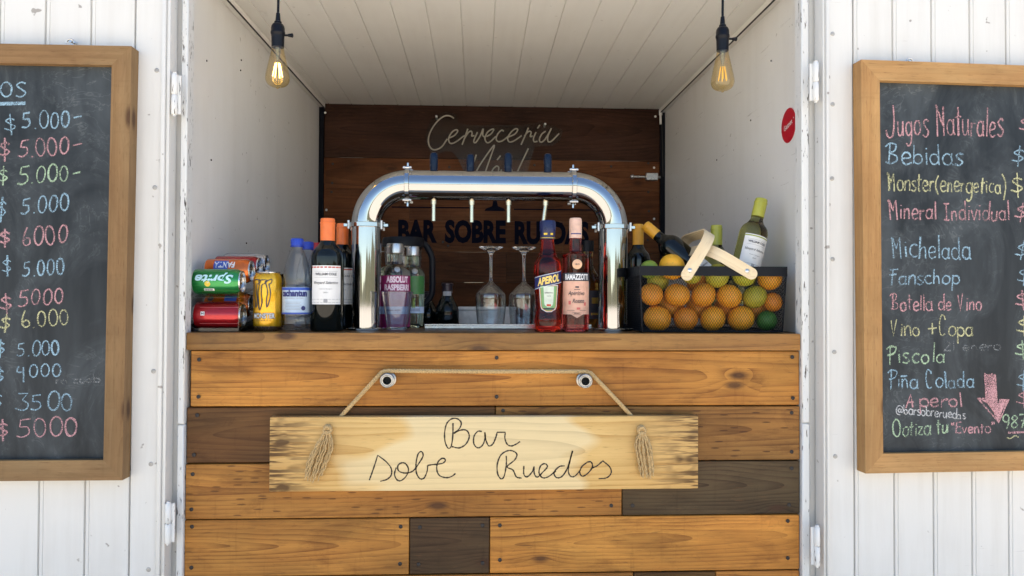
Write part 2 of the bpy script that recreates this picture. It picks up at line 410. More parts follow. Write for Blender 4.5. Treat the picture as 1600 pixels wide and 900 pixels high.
# ------------------------------------------------------------------ trailer shell
XL0, XL1, XR0, XR1, YB, ZCEIL = -.775, -.738, .888, .874, 1.53, 2.155
JL0, JL1 = at(279, 450, -.012).x, at(289.5, 450, -.012).x
JR0, JR1 = at(1253, 450, -.012).x, at(1265, 450, -.012).x
trailer = thing('bar_trailer', 'white wooden bar trailer with an open serving hatch and plank back wall', 'trailer', (.07, .8, 0))
b = MB(); b.prism([(XL0, .03), (XL1, YB), (XL1-.03, YB), (XL0-.03, .03)], .42, 2.2, 'z'); b.build('side_wall', P_WALL, trailer)
b = MB(); b.prism([(XR0, .03), (XR0+.03, .03), (XR1+.03, YB), (XR1, YB)], .42, 2.2, 'z'); b.build('side_wall', P_WALL, trailer)
# tongue-and-groove ceiling
b = MB(); prof = []; x = XL0-.03; k = 0
while x < XR0+.03:
    x1 = min(x+.1065, XR0+.03); h = random.uniform(0, .0012)
    prof += [(x+.0005, ZCEIL+.0035), (x+.002, ZCEIL-h), (x1-.002, ZCEIL-h), (x1-.0005, ZCEIL+.0035)]; x = x1
b.prism(prof+[(XR0+.03, ZCEIL+.045), (XL0-.03, ZCEIL+.045)], .03, YB, 'y'); b.build('ceiling', P_CEIL, trailer)
# cornice strips along both upper corners
for s, x0, x1 in ((1, XL0, XL1), (-1, XR0, XR1)):
    b = MB(); b.prism([(x0+.001*s, .03), (x1+.001*s, YB-.001), (x1+.024*s, YB-.001), (x0+.024*s, .03)], ZCEIL-.02, ZCEIL-.002, 'z', ); b.build('cornice', P_CEIL, trailer)
# outer shell: facade behind the doors, header, roof, ends, rear
b = MB()
b.box(-1.9, JL0-.001, .0, .03, .42, 2.36); b.box(JR1+.001, 2.0, .0, .03, .42, 2.36)
b.box(JL0-.001, JR1+.001, .0, .0285, ZCEIL-.0, 2.36)
b.build('facade', P_DOOR, trailer)
b = MB(); b.box(-1.95, 2.05, -.02, 1.62, 2.361, 2.40); b.build('roof', P_DOOR, trailer)
b = MB(); b.box(-1.9, -1.87, .031, 1.56, .42, 2.36); b.box(1.97, 2.0, .031, 1.56, .42, 2.36); b.box(-1.869, XL1-.031, YB, 1.56, .42, 2.36); b.box(XR1+.031, 1.969, YB, 1.56, .42, 2.36)
b.box(XL1-.03, XR1+.03, YB, 1.56, 2.2, 2.36); b.build('outer_wall', P_DOOR, trailer)
b = MB(); b.box(-1.869, 1.969, .031, 1.529, .38, .419); b.build('floor', W_BACK, trailer)
# jamb posts with chipped paint, each in two lengths (split hatch)
for x0, x1, seam in ((JL0, JL1, 661), (JR0, JR1, 662)):
    zs = at(700, seam, 0).z
    b = MB(); b.box(x0, x1, -.012, .0295, .42, zs-.0012, bev=.0025); b.box(x0, x1, -.012, .0295, zs+.0012, ZCEIL+.1, bev=.0025)
    b.box(x0+.002, x1-.002, -.004, .029, zs-.0012, zs+.0012); b.build('jamb', P_CHIP, trailer)
# back wall of stained planks, with real gaps where daylight leaks in
rows = [at(764, y, YB).z for y in (150, 249, 297, 346, 394, 441.5, 489, 537, 585, 633, 681, 729)]
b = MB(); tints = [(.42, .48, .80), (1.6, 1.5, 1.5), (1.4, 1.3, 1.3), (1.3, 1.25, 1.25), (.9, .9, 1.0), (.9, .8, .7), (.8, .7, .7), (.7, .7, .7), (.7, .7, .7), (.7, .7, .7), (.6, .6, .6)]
joints = {1: [508], 2: [640], 3: [520, 880], 4: [560, 792], 5: [700], 6: [600, 830]}
for i, (z1, z0) in enumerate(zip(rows, rows[1:])):
    g = .0014 if i == 0 else .0007
    xs = [XL1]+[at(p, 300, YB).x for p in joints.get(i, [])]+[XR1]
    for a, c in zip(xs, xs[1:]):
        if c < XR1: jx = c; b.box(jx-.01, jx+.01, YB+.0202, YB+.028, z0+.012, min(z1, ZCEIL)-.0125, grain='x', tint=(.1, .1, .1))  # added dark strip behind each joint, covering the daylight leak
        f = random.uniform(.85, 1.1)
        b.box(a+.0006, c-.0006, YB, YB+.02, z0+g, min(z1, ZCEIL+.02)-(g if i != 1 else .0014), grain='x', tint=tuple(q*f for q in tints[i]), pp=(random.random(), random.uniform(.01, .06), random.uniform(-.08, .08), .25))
bw = b.build('back_wall', W_BACK, trailer)
b = MB(); slits = {1: [(528, 566), (897, 1000)], 3: [(676, 700), (860, 915)], 4: [(555, 612), (715, 760)], 5: [(726, 756)]}
for i, z in enumerate(rows[1:], 1):
    cuts = sorted([(at(p, 300, YB).x, at(q, 300, YB).x) for p, q in slits.get(i, [])]); x = XL1
    for p, q in cuts+[(XR1, XR1)]:
        if p > x: b.box(x, p, YB+.0205, YB+.03, z-.012, z+.012)
        x = q
b.build('added_seam_cover', pm('black_seam_cover', (.012, .011, .010), .9), trailer)  # added strips behind the seams, stopping daylight except at the slits
NAVY = pm('dark_navy_edge', (.006, .007, .012), .6, 0, .1, 60, Specular_IOR_Level=.1)
for x0, x1 in ((XL1+.0005, XL1+.022), (XR1-.022, XR1-.0005)):
    b = MB(); b.box(x0, x1, YB-.02, YB-.0005, .9, ZCEIL-.021); b.build('edge_strip', NAVY, trailer)
WHITE = pm('white_plastic', (.75, .75, .73), .4)
def screw(parent, p, r, mat, n=(0, -1, 0), name='screw'):
    b = MB(); p = V(p); n = V(n); q = p+n*.0016
    M = M4.Translation(p) @ n.to_track_quat('Z', 'Y').to_matrix().to_4x4()
    b.lathe([(r, -.001), (r, .0008), (r*.8, .0016), (r*.35, .0016), (r*.28, .0004), (0, .0004)], 12, M); return b.build(name, mat, parent)
for p in ((508, 176), (1024, 182), (510, 328), (1022, 342), (825, 359), (1022, 262)): screw(bw, at(*p, YB-.021 if p[0] in (508, 1024) else YB), .0055, WHITE)
for p in ((520, 256), (519, 286), (518, 300), (702, 261), (1013, 255), (1013, 300), (1014, 330), (700, 384), (692, 378), (518, 345), (1012, 375), (955, 260), (835, 258)): screw(bw, at(*p, YB), .006, DKSCREW)
# painted lettering
b = MB(); PAINT = pm('navy_paint', (.003, .004, .012), .8, 0, .1, 60, Specular_IOR_Level=.08)
def fl(Y, ax=0, az=0): return lambda u, v: (ax+u, Y, az+v)
for tx, x0, x1, y0, y1 in (('BAR', 622, 683, 379, 343.5), ('SOBRE', 695, 790.5, 380, 344), ('RUEDAS', 804, 920, 382, 346)):
    p0, p1 = at(x0, y0, YB-.002), at(x1, y1, YB-.002)
    b.geo(text_geo(tx, 1, bold=.05, fit=(p1.x-p0.x, p1.z-p0.z)), fl(YB-.002, (p0.x+p1.x)/2, p0.z))
for x0, x1, y in ((612, 742, 323.5), (803, 925, 327)):
    p0, p1 = at(x0, y, YB-.002), at(x1, y, YB-.002); b.quad([(p0.x, YB-.002, p0.z-.003), (p1.x, YB-.002, p0.z-.003), (p1.x, YB-.002, p0.z+.003), (p0.x, YB-.002, p0.z+.003)])
q = [at(x, y, YB-.002) for x, y in ((757, 329.5), (790, 330), (788, 326), (778, 322), (776, 312), (771, 312), (769, 322), (759, 326))]
b.quad([V((p.x, YB-.002, p.z)) for p in q]); b.build('painted_lettering', PAINT, bw, sharp=0)
# latch bolt at the right of the back wall
b = MB(); p = at(988, 276, YB-.012); q = at(1034, 277, YB-.012)
b.cyl(p, q, .006); b.ball(p, .011); b.build('bolt_latch', ZINC, trailer)
b = MB(); p = at(1008, 271, YB); q = at(1027, 283, YB); b.box(p.x, q.x, YB-.022, YB-.0005, q.z, p.z, bev=.003); b.build('latch_plate', ZINC, trailer)

for wall_x, pts in ((.8865, ((1173, 188), (1258, 311), (1257, 412), (1256, 202), (1120, 250), (1205, 95))), (-.772, ((323, 95), (377, 94), (376, 110), (330, 250), (385, 380)))):
    for p in pts:
        q = onx(*p, wall_x); f = (q.y-.03)/(YB-.03); xx = (XR0+(XR1-XR0)*f-.0005) if wall_x > 0 else (XL0+(XL1-XL0)*f+.0005)
        q = onx(*p, xx); s_ = [c for c in trailer.children if c.name.startswith('side_wall')][1 if wall_x > 0 else 0]
        screw(s_, q, .0028, DKSCREW, (-1 if wall_x > 0 else 1, 0, 0), 'nail_head')

# ------------------------------------------------------------------ swung-open doors
class Frame:
    def __init__(s, O, ang): s.M = M4.Translation(O) @ M4.Rotation(ang, 4, 'Z'); s.I = s.M.inverted()
    def px(s, x, y, n=0):
        o = s.I @ CAM; d = s.I.to_3x3() @ ray(x, y); return o+d*((n-o.y)/d.y)
FL = Frame(V((0, -.05, 0)), 0)
hr = at(1283, 450, -.05); FRR = Frame(V((hr.x, -.05, 0)), R(2.7))
def groove_panel(fr, xs, z0, z1, name, parent):
    b = MB(fr.M); prof = []
    for a, c in zip(xs, xs[1:]):
        prof += [(a+.0004, .007), (a+.0026, .0), (a+.009, .0), (a+.0105, .0018), (a+.012, .0), (c-.0026, .0), (c-.0004, .007)]
    b.prism(prof+[(xs[-1], .04), (xs[0], .04)], z0, z1, 'z'); return b.build(name, P_DOOR, parent)
def door(fr, gpx, strip, trims, sgn, screws, hinges):
    pitch = abs(fr.px(gpx[1], 450).x-fr.px(gpx[0], 450).x); xs = sorted(fr.px(p, 450).x for p in gpx)
    if sgn < 0:
        while xs[0] > -1.72: xs.insert(0, xs[0]-pitch)
    else:
        while xs[-1] < .66: xs.append(xs[-1]+pitch)
    d = groove_panel(fr, xs, .5, 2.34, 'door', trailer)
    s0, s1 = sorted(fr.px(p, 450).x for p in strip)
    b = MB(fr.M); b.box(s0+.0006, s1-.0006, -.0015, .04, .5, 2.34, bev=.0015); b.build('edge_board', P_DOOR, d)
    for (a, c, n) in trims:
        a, c = sorted((fr.px(a, 450).x, fr.px(c, 450).x)); b = MB(fr.M); b.box(a+.0003, c-.0003, n, .04, .5, 2.34, bev=.002, seg=2); b.build('trim', P_DOOR, d)
    for p in screws:
        screw(d, fr.M @ fr.px(*p, -.0016), .0058, SCRW, fr.M.to_3x3() @ V((0, -1, 0)))
    for x, y0, y1 in hinges:
        p, q = fr.px(x, y0, -.004), fr.px(x, y1, -.004); b = MB(fr.M); h = (p.z-q.z); r = .0075
        for k, (f0, f1) in enumerate(((0, .49), (.505, 1))):
            za, zb = q.z+h*f0, q.z+h*f1
            b.lathe([(0, za), (r*.8, za), (r, za+.002), (r, zb-.002), (r*.8, zb), (0, zb)], 16, M4.Translation((q.x, q.y, 0)))
        b.lathe([(0, q.z-.004), (.004, q.z-.004), (.005, p.z+.004), (0, p.z+.005)], 10, M4.Translation((q.x, q.y, 0)))
        b.box(q.x-.004, q.x+.014*-sgn, -.001, .004, q.z+.002, p.z-.002); b.build('hinge', P_CHIP, d)
    return d
SCRW = pm('weathered_screw', (.40, .39, .37), .45, .3)
P_DOOR_L = door(FL, (65.5, 137, 206.5), (207.5, 249.5), ((250, 257, -.010), (257, 263, -.004)), -1, ((245, 110), (242, 293), (240, 580), (236, 725), (232, 890)), ((272.5, 116, 179), (262.5, 786, 849)))
P_DOOR_R = door(FRR, (1334, 1396, 1457, 1517, 1574), (1294.5, 1333), ((1285, 1289, -.004), (1289, 1294, -.010)), 1, ((1301, 53), (1301, 163), (1300, 279), (1301, 405), (1303.6, 550), (1305, 713)), ((1274.5, 98, 158), (1276.5, 823, 884)))

# ------------------------------------------------------------------ bar counter
counter = thing('bar_counter', 'varnished pine plank bar counter filling the lower half of the hatch', 'counter', (.06, .2, .42))
b = MB(); b.box(JL1+.001, JR0-.001, -.006, .03, ZC-.0445, ZC, bev=.003, grain='x', tint=(.88, .92, .9), pp=(.31, .03, .02, .2), seg=2); top = b.build('counter_edge', W_TOP, counter)
b = MB(); b.box(JL1-.03, JR0+.03, .0305, .68, ZC-.035, ZC-.0008, grain='x', tint=(.42, .40, .42), pp=(.77, .05, .0, 0)); b.build('countertop', W_TOP, counter)
b = MB()
ROW = [at(764, y, 0).z for y in (547.5, 635, 721.8, 807.8, 896.6, 985, 1073)]
GR = (.21, .29, .58)
rowd = [([296, 1250], [((1.20, 1.12, .98), .62, .035, .02, 0)]),
        ([290.5, 774, 1250], [((.34, .33, .42), .13, .02, -.05, .15), ((.70, .72, .8), .47, .03, .03, .95)]),
        ([290, 972, 1249.5], [((1.04, .98, .9), .21, .028, .012, .8), (GR, .85, .01, .09, .1)]),
        ([289.5, 640.5, 765.8, 1249.5], [((1.08, 1.02, .92), .33, .02, .07, .2), ((.18, .22, .42), .91, .03, .03, .0), ((1.36, 1.28, 1.1), .56, .004, .055, .12)]),
        ([289.5, 990, 1118, 1249], [((1, .9, .8), .11, .02, .03, .3), ((.3, .3, .33), .71, .03, .03, .1), ((1.1, 1.0, .9), .29, .03, -.03, .2)]),
        ([289.5, 620, 1249], [((.5, .5, .5), .15, .02, .03, .3), ((1, .9, .8), .75, .03, .03, .1)])]
for i, (xs, pl) in enumerate(rowd):
    z1, z0 = ROW[i], ROW[i+1]
    for (p, q), (tn, sd_, d0, sl, da) in zip(zip(xs, xs[1:]), pl):
        a, c = at(p, 700, 0).x, at(q, 700, 0).x; o = random.uniform(-.0015, .0015)
        b.box(a+.0008, c-.0008, o, .022, z0+.0014, z1-.0014, bev=.0018, grain='x', tint=tn, pp=(sd_, d0, sl, da))
b.box(JL1+.002, JR0-.002, .023, .028, .42, ZC-.046, grain='x', tint=(.12, .1, .1), pp=(.5, .1, 0, 0))  # added unseen dark board behind the planks, keeping light out below the counter
clad = b.build('front_cladding', W_CLAD, counter)
for p in ((311, 562), (310, 620), (776, 559), (776, 620), (1238, 558), (1239, 622), (308, 649), (303, 711), (786, 641.5), (1237, 645), (1237, 706), (301, 741), (299, 796), (955, 790), (988.5, 790), (1233, 789), (1237, 732),
          (300, 823), (299, 887), (626, 823), (625, 881), (656, 824), (654, 882), (754, 821), (754, 880), (781, 821), (781, 875), (1231, 814), (1231, 872)):
    screw(clad, at(*p, -.0016), .0050, DKSCREW)

# ------------------------------------------------------------------ hanging sign, rope, pegs
SY = -.034
pa, pb_, pc = at(421.5, 651, SY), at(1091, 766, SY), at(1091, 651, SY)
sx0, sx1, sz0, sz1 = pa.x, pb_.x, (at(424, 766, SY).z+pb_.z)/2, (pa.z+pc.z)/2
sign = thing('hanging_sign', 'pale pine board with handwritten name hung by rope on the counter front', 'sign', ((sx0+sx1)/2, SY+.013, sz0))
b = MB(); b.box(sx0, sx1, SY, SY+.026, sz0, sz1, bev=.002, grain='x', pp=(.4, .09, .012, .0), seg=2); board = b.build('board', W_SIGN, sign)
INK = pm('burnt_ink', (.022, .013, .008), .7)
b = MB()
def trace(b, strokes, ox, oy, k, w, Y, jit=.1, tube=None):
    for s in strokes:
        pts = []
        for p in smooth([(x, y) for x, y in s], 7):
            q = at(ox+p.x*k, oy+p.y*k, Y); pts.append((q.x, q.z))
        if tube: b.tube([(x, Y, z) for x, z in pts], tube, 6)
        else: b.ribbon(pts, w, lambda u, v: (u, Y, v), jit)
SIGN = [[(563, 80), (562, 150), (553, 215), (535, 230), (517, 195), (513, 140), (525, 85), (555, 55), (590, 55), (612, 80), (600, 115), (570, 140), (610, 122), (645, 125), (660, 160), (640, 205), (600, 228), (555, 220)],
 [(735, 130), (710, 130), (688, 160), (688, 205), (712, 228), (740, 210), (755, 165), (752, 135), (757, 175), (775, 215), (800, 205), (818, 165), (826, 135), (826, 135), (875, 135), (875, 135), (872, 170), (885, 205), (910, 217), (940, 205), (962, 190)],
 [(65, 420), (90, 350), (115, 272), (115, 272), (165, 310), (195, 350), (195, 390), (170, 415), (130, 427)],
 [(225, 345), (215, 385), (230, 418), (255, 422), (285, 395), (298, 355), (280, 322), (255, 318), (235, 335), (240, 365), (280, 378), (325, 365), (360, 320), (385, 275), (375, 250), (355, 265), (343, 320), (345, 375), (365, 410), (390, 408), (408, 370), (413, 330)],
 [(413, 332), (440, 328), (500, 320), (518, 300), (500, 290), (475, 310), (466, 350), (480, 390), (520, 405), (555, 398), (578, 380)],
 [(880, 275), (880, 330), (868, 395), (850, 412), (830, 385), (826, 330), (845, 275), (880, 248), (915, 245), (943, 265), (930, 300), (885, 340), (920, 360), (940, 400), (972, 408)],
 [(985, 335), (985, 385), (1005, 400), (1035, 370), (1045, 340), (1047, 380), (1065, 402), (1100, 370), (1125, 340), (1110, 322), (1085, 335), (1075, 375), (1095, 405), (1130, 400), (1175, 365)],
 [(1228, 335), (1195, 340), (1165, 375), (1180, 405), (1215, 395), (1250, 335), (1275, 245)], [(1275, 245), (1255, 320), (1250, 370), (1265, 398), (1290, 395), (1320, 362)],
 [(1360, 315), (1330, 340), (1318, 375), (1335, 397), (1370, 375), (1393, 340), (1385, 312), (1360, 313)], [(1385, 350), (1420, 335), (1455, 305), (1455, 305), (1495, 340), (1505, 375), (1480, 405), (1430, 412)]]
trace(b, SIGN, 560, 640, .2625, .0033, SY-.0006, .3); b.build('lettering', INK, board, sharp=0)

HEMP = pm('hemp_rope', (.50, .34, .155), .85, 0, .25, 300)
def rope(b, pts, r, pitch=.022, strands=3):
    pts = [V(p) for p in pts]; L = [0]
    for p, q in zip(pts, pts[1:]): L.append(L[-1]+(q-p).length)
    def P(s):
        for i in range(len(pts)-1):
            if s <= L[i+1] or i == len(pts)-2:
                f = (s-L[i])/max(1e-9, L[i+1]-L[i]); return pts[i].lerp(pts[i+1], min(1, f)), (pts[i+1]-pts[i]).normalized()
    n = max(8, int(L[-1]/.0035))
    for k in range(strands):
        out = []
        for i in range(n+1):
            s = L[-1]*i/n; p, t = P(s); a = V((0, 1, 0)); a = (a-t*a.dot(t)).normalized(); c = t.cross(a)
            ph = 2*pi*(s/pitch+k/strands); out.append(p+(a*cos(ph)+c*sin(ph))*r*.52)
        b.tube(out, r*.62, 6)
ry = -.018
pts = [at(530, 656, SY+.016), at(536, 647, -.016), at(592, 586.5, ry), at(597, 581.5, ry), at(605, 579.5, ry), at(620, 579.5, ry), at(760, 580.5, ry), at(905, 580.5, ry), at(915, 581, ry), at(922, 583, ry), at(928, 588, ry), at(984, 647, -.016), at(990, 656, SY+.016)]
b = MB(); rope(b, smooth(pts, 4), .0052)
rp = tag(b.build('rope', HEMP), 'twisted hemp rope carrying the wooden sign over two metal pegs', 'rope')
def tassel(hx, hy, ex, ey, spread, top):
    b = MB(); h = at(hx, hy, SY-.004); e = at(ex, ey, SY-.006); b.ball(h, .012, 1, .6, 1)
    M = at(*top, SY-.008); b.tube(smooth([h+V((-.009, -.004, -.004)), h+V((0, -.010, .007)), h+V((.009, -.005, -.003)), h+V((0, -.009, -.010)), h+V((-.009, -.004, -.004))], 6), .0042, 6)
    for k in range(26):
        f = random.uniform(-1, 1); g = random.uniform(0, 1)
        a = h+V((f*.006, -.004-g*.006, -.004)); c = e+V((f*spread, -.002-g*.011, random.uniform(-.006, .012)+.012*f*f)); m1 = a.lerp(c, .35)+V((f*spread*.55+(h.x-e.x)*.12, -.006*g, .0))
        m2 = a.lerp(c, .7)+V((f*spread*.35+random.uniform(-.003, .003), -.002, 0))
        pts = smooth([a, m1, m2, c], 8); wob = random.uniform(0, 6)
        b.tube([p+V((.0011*sin(i*1.3+wob), .0011*cos(i*1.3+wob), 0)) for i, p in enumerate(pts)], .0017, 5)
    return b.build('tassel', HEMP, rp)
tassel(512, 670, 490, 750, .021, (512, 662)); tassel(1002, 671, 1010, 745, .019, (1002, 663))
PIPE = pm('worn_pipe_steel', (.42, .41, .39), .32, 1.0, .2, 150); BLK = pm('black_bore', (.006, .006, .006), .7)
for (x, y), lb in (((605, 594.5), 'round steel pipe peg holding the rope, above the letter B'), ((914.5, 595.5), 'round steel pipe peg holding the rope, above the right-hand tassel')):
    c = at(x, y, -.034); pg = thing('rope_peg', lb, 'peg', (c.x, 0, c.z), group='pipe pegs carrying the sign rope')
    Mx = M4.Rotation(pi/2, 4, 'X'); b = MB(world=False)
    b.lathe([(.0195, -.002), (.0195, .010), (.0165, .011), (.0165, .030), (.0185, .031), (.0185, .037), (.0165, .039), (.0150, .039), (.0145, .036), (.0128, .0355), (.0125, .038), (.0108, .038), (.0100, .030), (.0092, .012)], 28, Mx); b.build('pipe', PIPE, pg)
    b = MB(world=False); b.lathe([(.0093, .013), (0, .013)], 20, Mx); b.build('bore', BLK, pg)

# ================================================================== THINGS ON THE COUNTER
def spot(px, Y, py=440): return at(px, py, Y).x
def hgt(py, Y, px=764): return at(px, py, Y).z-ZC
DKGLASS = pm('dark_wine_glass', (.003, .0045, .004), .05, 0, .1, 20, Specular_IOR_Level=.38)
ORCAP = pm('orange_capsule', (.78, .17, .035), .38, .0, .06); YLCAP = pm('yellow_capsule', (.75, .36, .03), .38, .0, .06); LMCAP = pm('lime_capsule', (.42, .42, .06), .35, .0, .06)
PAPER = pm('label_paper', (.78, .77, .75), .6, 0, .03); INKD = pm('label_ink', (.04, .04, .05), .6); REDINK = pm('red_ink', (.55, .07, .03), .5); GRYINK = pm('grey_ink', (.35, .35, .36), .6); GRNINK = pm('olive_ink', (.30, .36, .05), .5)
CLEAR = thin('clear_glass', (.93, .94, .94), 1.0, .07, .02); CLEARP = thin('clear_plastic', (.93, .95, .96), .55, .05, .05); CUPP = thin('clear_cup_plastic', (.90, .91, .92), 1.0, .12, .03)
def label(parent, r, z0, z1, a0, a1, mat, name='label', nv=1, edge=None):
    b = MB(world=False); f = wrap(r+.0005); b.patch(f, r*a0, r*a1, z0, z1, 24, nv); return b.build(name, mat, parent, sharp=0)
def printed(parent, items, r, mat, name='printing', lift=.0011):
    """items: (text, u, z, width, height[, bold, shear]) or ('-', u, z, width, height) for a bar / frame line"""
    b = MB(world=False)
    for it in items:
        tx, u, z, wd, hh = it[:5]
        if tx == '-': b.patch(wrap(r+lift-.0003, z), u-wd/2, u+wd/2, -hh/2, hh/2, 8, 1)
        else:
            f = wrap(r+lift, z); b.geo(text_geo(tx, 1, bold=it[5] if len(it) > 5 else .0, shear=it[6] if len(it) > 6 else 0, fit=(wd, hh)), lambda a, c, u=u, f=f: f(a+u, c))
    return b.build(name, mat, parent, sharp=0)
def body(parent, prof, mat, name='glass_body', seg=40):
    b = MB(world=False); b.lathe(prof, seg); return b.build(name, mat, parent, sharp=50)
def wine_prof(R, H, nk=.42):
    sh = smooth([(R, H*.64), (R*.98, H*.67), (R*.86, H*.715), (R*.6, H*.755), (R*(nk+.03), H*.79)], 5)
    return [(0, .006), (R*.55, .004), (R*.75, 0), (R*.94, 0), (R, .005)]+[(p.x, p.y) for p in sh]+[(R*nk, H*.82), (R*nk, H*.985), (0, H*.985)]
def capsule(parent, R, H, f0, mat, nk=.45):
    b = MB(world=False); r = R*nk
    b.lathe([(r*1.0, H*f0), (r*1.0, H*.955), (r*1.05, H*.958), (r*1.05, H*.965), (r*.98, H*.968), (r*.97, H*.993), (r*.9, H), (0, H)], 32); return b.build('capsule', mat, parent)
def wine_label(root, R, H, z0, z1, strip, a=1.0, off=.1):
    lb = label(root, R, z0, z1, -a+off, a+off, PAPER); h = z1-z0; c = off*R; wd = 2*a*R
    printed(lb, [('-', c, z1-.0045, wd, .0035)], R, strip, 'stripe')
    printed(lb, [('WILLIAM COLE', c, z1-h*.255, wd*.68, h*.068, .03), ('Vineyard Selection', c, z1-h*.50, wd*.78, h*.095, .01, .4), ('Cabernet Sauvignon', c, z1-h*.62, wd*.4, h*.03), ('2021', c, z1-h*.71, wd*.14, h*.03)], R, INKD)
    printed(lb, [('-', c, z1-h*.15, wd*.76, .0007), ('-', c, z1-h*.305, wd*.76, .0007), ('-', c, z0+h*.13, wd, .0010), ('-', c, z0+h*.05, wd, .0010), ('-', c, z0+h*.09, wd*.12, h*.10)], R, GRYINK, 'ruled_lines')
def wine(name, lab, px, Y, wpx, top, capmat, strip=None, group=None, f0=.80, mat=None, loc=None, rot=None, RH=None, lz=(.235, .575)):
    if RH: Rr, H = RH
    else: Rr, H = wpx/2/ppm(Y), hgt(top, Y, px)
    root = thing(name, lab, 'wine bottle', loc or (spot(px, Y), Y, ZC), rot, group)
    body(root, wine_prof(Rr, H), mat or DKGLASS); capsule(root, Rr, H, f0, capmat)
    if strip: wine_label(root, Rr, H, H*lz[0], H*lz[1], strip)
    return root
wine('red_wine_bottle', 'dark red wine bottle with orange capsule and white label, in front of its twin', 511.5, .125, 50, 341.5, ORCAP, REDINK, 'orange-capped red wine bottles')
wine('red_wine_bottle', 'dark red wine bottle with orange capsule half hidden between its twin and the steel pipe', 534.5, .245, 41, 349.5, ORCAP, REDINK, 'orange-capped red wine bottles')

# ---- can rack with cans on their sides
cx0, cx1 = -.768, -.626
rack = thing('can_rack', 'clear plastic two-tier rack holding soft drink cans at the left wall', 'rack', ((cx0+cx1)/2, .19, ZC))
b = MB(); b.box(cx0, cx0+.0025, .036, .36, ZC, ZC+.105); b.build('side_panel', CLEARP, rack)
b = MB(); b.box(cx1+.001, cx1+.0035, .036, .36, ZC, ZC+.105); b.build('side_panel', CLEARP, rack)
b = MB(); b.prism([(.036, ZC+.001), (.36, ZC+.001), (.36, ZC+.06), (.036, ZC+.010)], cx0+.003, cx1+.0005, 'x'); b.build('base', thin('smoky_plastic', (.35, .36, .38), .5, .05, .08), rack)
b = MB(); b.prism([(.036, ZC+.0905), (.36, ZC+.145), (.36, ZC+.1425), (.036, ZC+.088)], cx0+.003, cx1+.0005, 'x'); b.build('shelf', CLEARP, rack)
def can_prof(Rr, L):
    k = L/.122; sh = [(0, .008), (Rr*.62, .006), (Rr*.70, .0), (Rr*.76, .001)]
    bd = [(Rr*.97, .009*k), (Rr, .014*k), (Rr, L-.017*k), (Rr*.97, L-.011*k), (Rr*.84, L-.0035)]
    return sh, bd, [(Rr*.84, L-.0035), (Rr*.86, L-.001), (Rr*.845, L), (Rr*.81, L-.0005), (Rr*.79, L-.006), (Rr*.70, L-.0065), (0, L-.0055)]
def can(name, lab, Rr, L, loc, rot, mat, group=None):
    root = thing(name, lab, 'drink can', loc, rot, group); a, c, d = can_prof(Rr, L)
    b = MB(world=False); b.lathe(a+c[:1], 40); b.build('can_base', ALU, root)
    sh = MB(world=False); sh.lathe(c, 40); bd = sh.build('can_body', mat, root)
    b = MB(world=False); b.lathe(d, 40); ld = b.build('lid', ALU, root)
    b = MB(world=False); b.box(-.008, .008, -.013, .010, L-.0052, L-.0040, bev=.0005); b.ball((0, .002, L-.0040), .003, 1, 1, .4); b.build('pull_tab', ALU, ld)
    return root, bd
def canmat(n, c): return pm(n, c, .22, .55, .06, 90, Coat_Weight=.5)
GRN, RED, ORG = canmat('green_can_paint', (.02, .26, .06)), canmat('red_can_paint', (.42, .012, .018)), canmat('orange_can_paint', (.75, .15, .015))
LBLUE = pm('pale_blue_print', (.50, .72, .80), .35); WHT = pm('white_print', (.8, .8, .8), .4); YEL = pm('yellow_print', (.8, .55, .04), .4); NVY = pm('navy_print', (.02, .03, .16), .4); BLU = pm('blue_print', (.03, .09, .45), .4)
def lying(x0, Yc, zc, spin=0): return (x0, Yc, zc), (M4.Rotation(pi/2, 3, 'Y') @ M4.Rotation(spin, 3, 'Z')).to_euler()
# art on a can whose axis lies along X: u runs along the axis, v round the can
def axart(rr, zmid, a0, flip=1, lift=.0008):
    # flip 1: upright, -1: turned upside down
    def f(u, v):
        a = a0-flip*v/rr; return ((rr+lift)*cos(a), (rr+lift)*sin(a), zmid+flip*u)
    return f
RS = .0335; L0 = .133
def facing(spin): return -pi/2-spin      # angle on the can that ends up facing -Y
Ytop, Ybot = .076, .077
z_s = at(346, 440, Ytop).z; z_r = at(346, 492.5, Ybot).z
r1, bd = can('soda_can', 'green lemon soda can lying upside down on the rack front', RS, .131, *lying(-.757, Ytop, z_s), GRN)
af = facing(0)
b = MB(world=False); b.geo(text_geo('Sprite', 1, bold=.03, shear=.25, fit=(.098, .031)), lambda u, v: axart(RS, .067, af-.28, -1)(u, v-.0155)); b.build('lettering', LBLUE, bd, sharp=0)
b = MB(world=False); b.lathe([(.0075, 0), (.007, .0006), (0, .0006)], 16, M4.Translation(axart(RS, .050, af+.20, 1, .0)(0, 0)) @ V(((cos(af+.20), sin(af+.20), 0))).to_track_quat('Z', 'Y').to_matrix().to_4x4()); b.build('lemon_mark', YEL, bd)
b = MB(world=False); f = axart(RS, .052, af, 1); b.patch(f, -.012, .014, -.027, -.0195, 1, 5); b.build('small_panel', WHT, bd)
b = MB(world=False); f = axart(RS, .03, af, 1, .0012)
for i in range(9): b.patch(f, .012+i*.0024, .0131+i*.0024+random.random()*.0006, -.026, -.0205, 1, 2)
b.build('bar_marks', INKD, bd)
r2, bd = can('soda_can', 'red cola can lying in the bottom of the clear rack', 0.0355, .128, *lying(-.752, Ybot, z_r), RED)
b = MB(world=False); f = axart(.0355, .034, af, 1); b.patch(f, -.005, .005, -.0, .010, 1, 2); b.build('small_panel', WHT, bd)
b = MB(world=False); f = axart(.0355, .034, af, 1, .0013)
for u in (-.0025, .0022): b.patch(f, u-.0009, u+.0009, .002, .008, 1, 1)
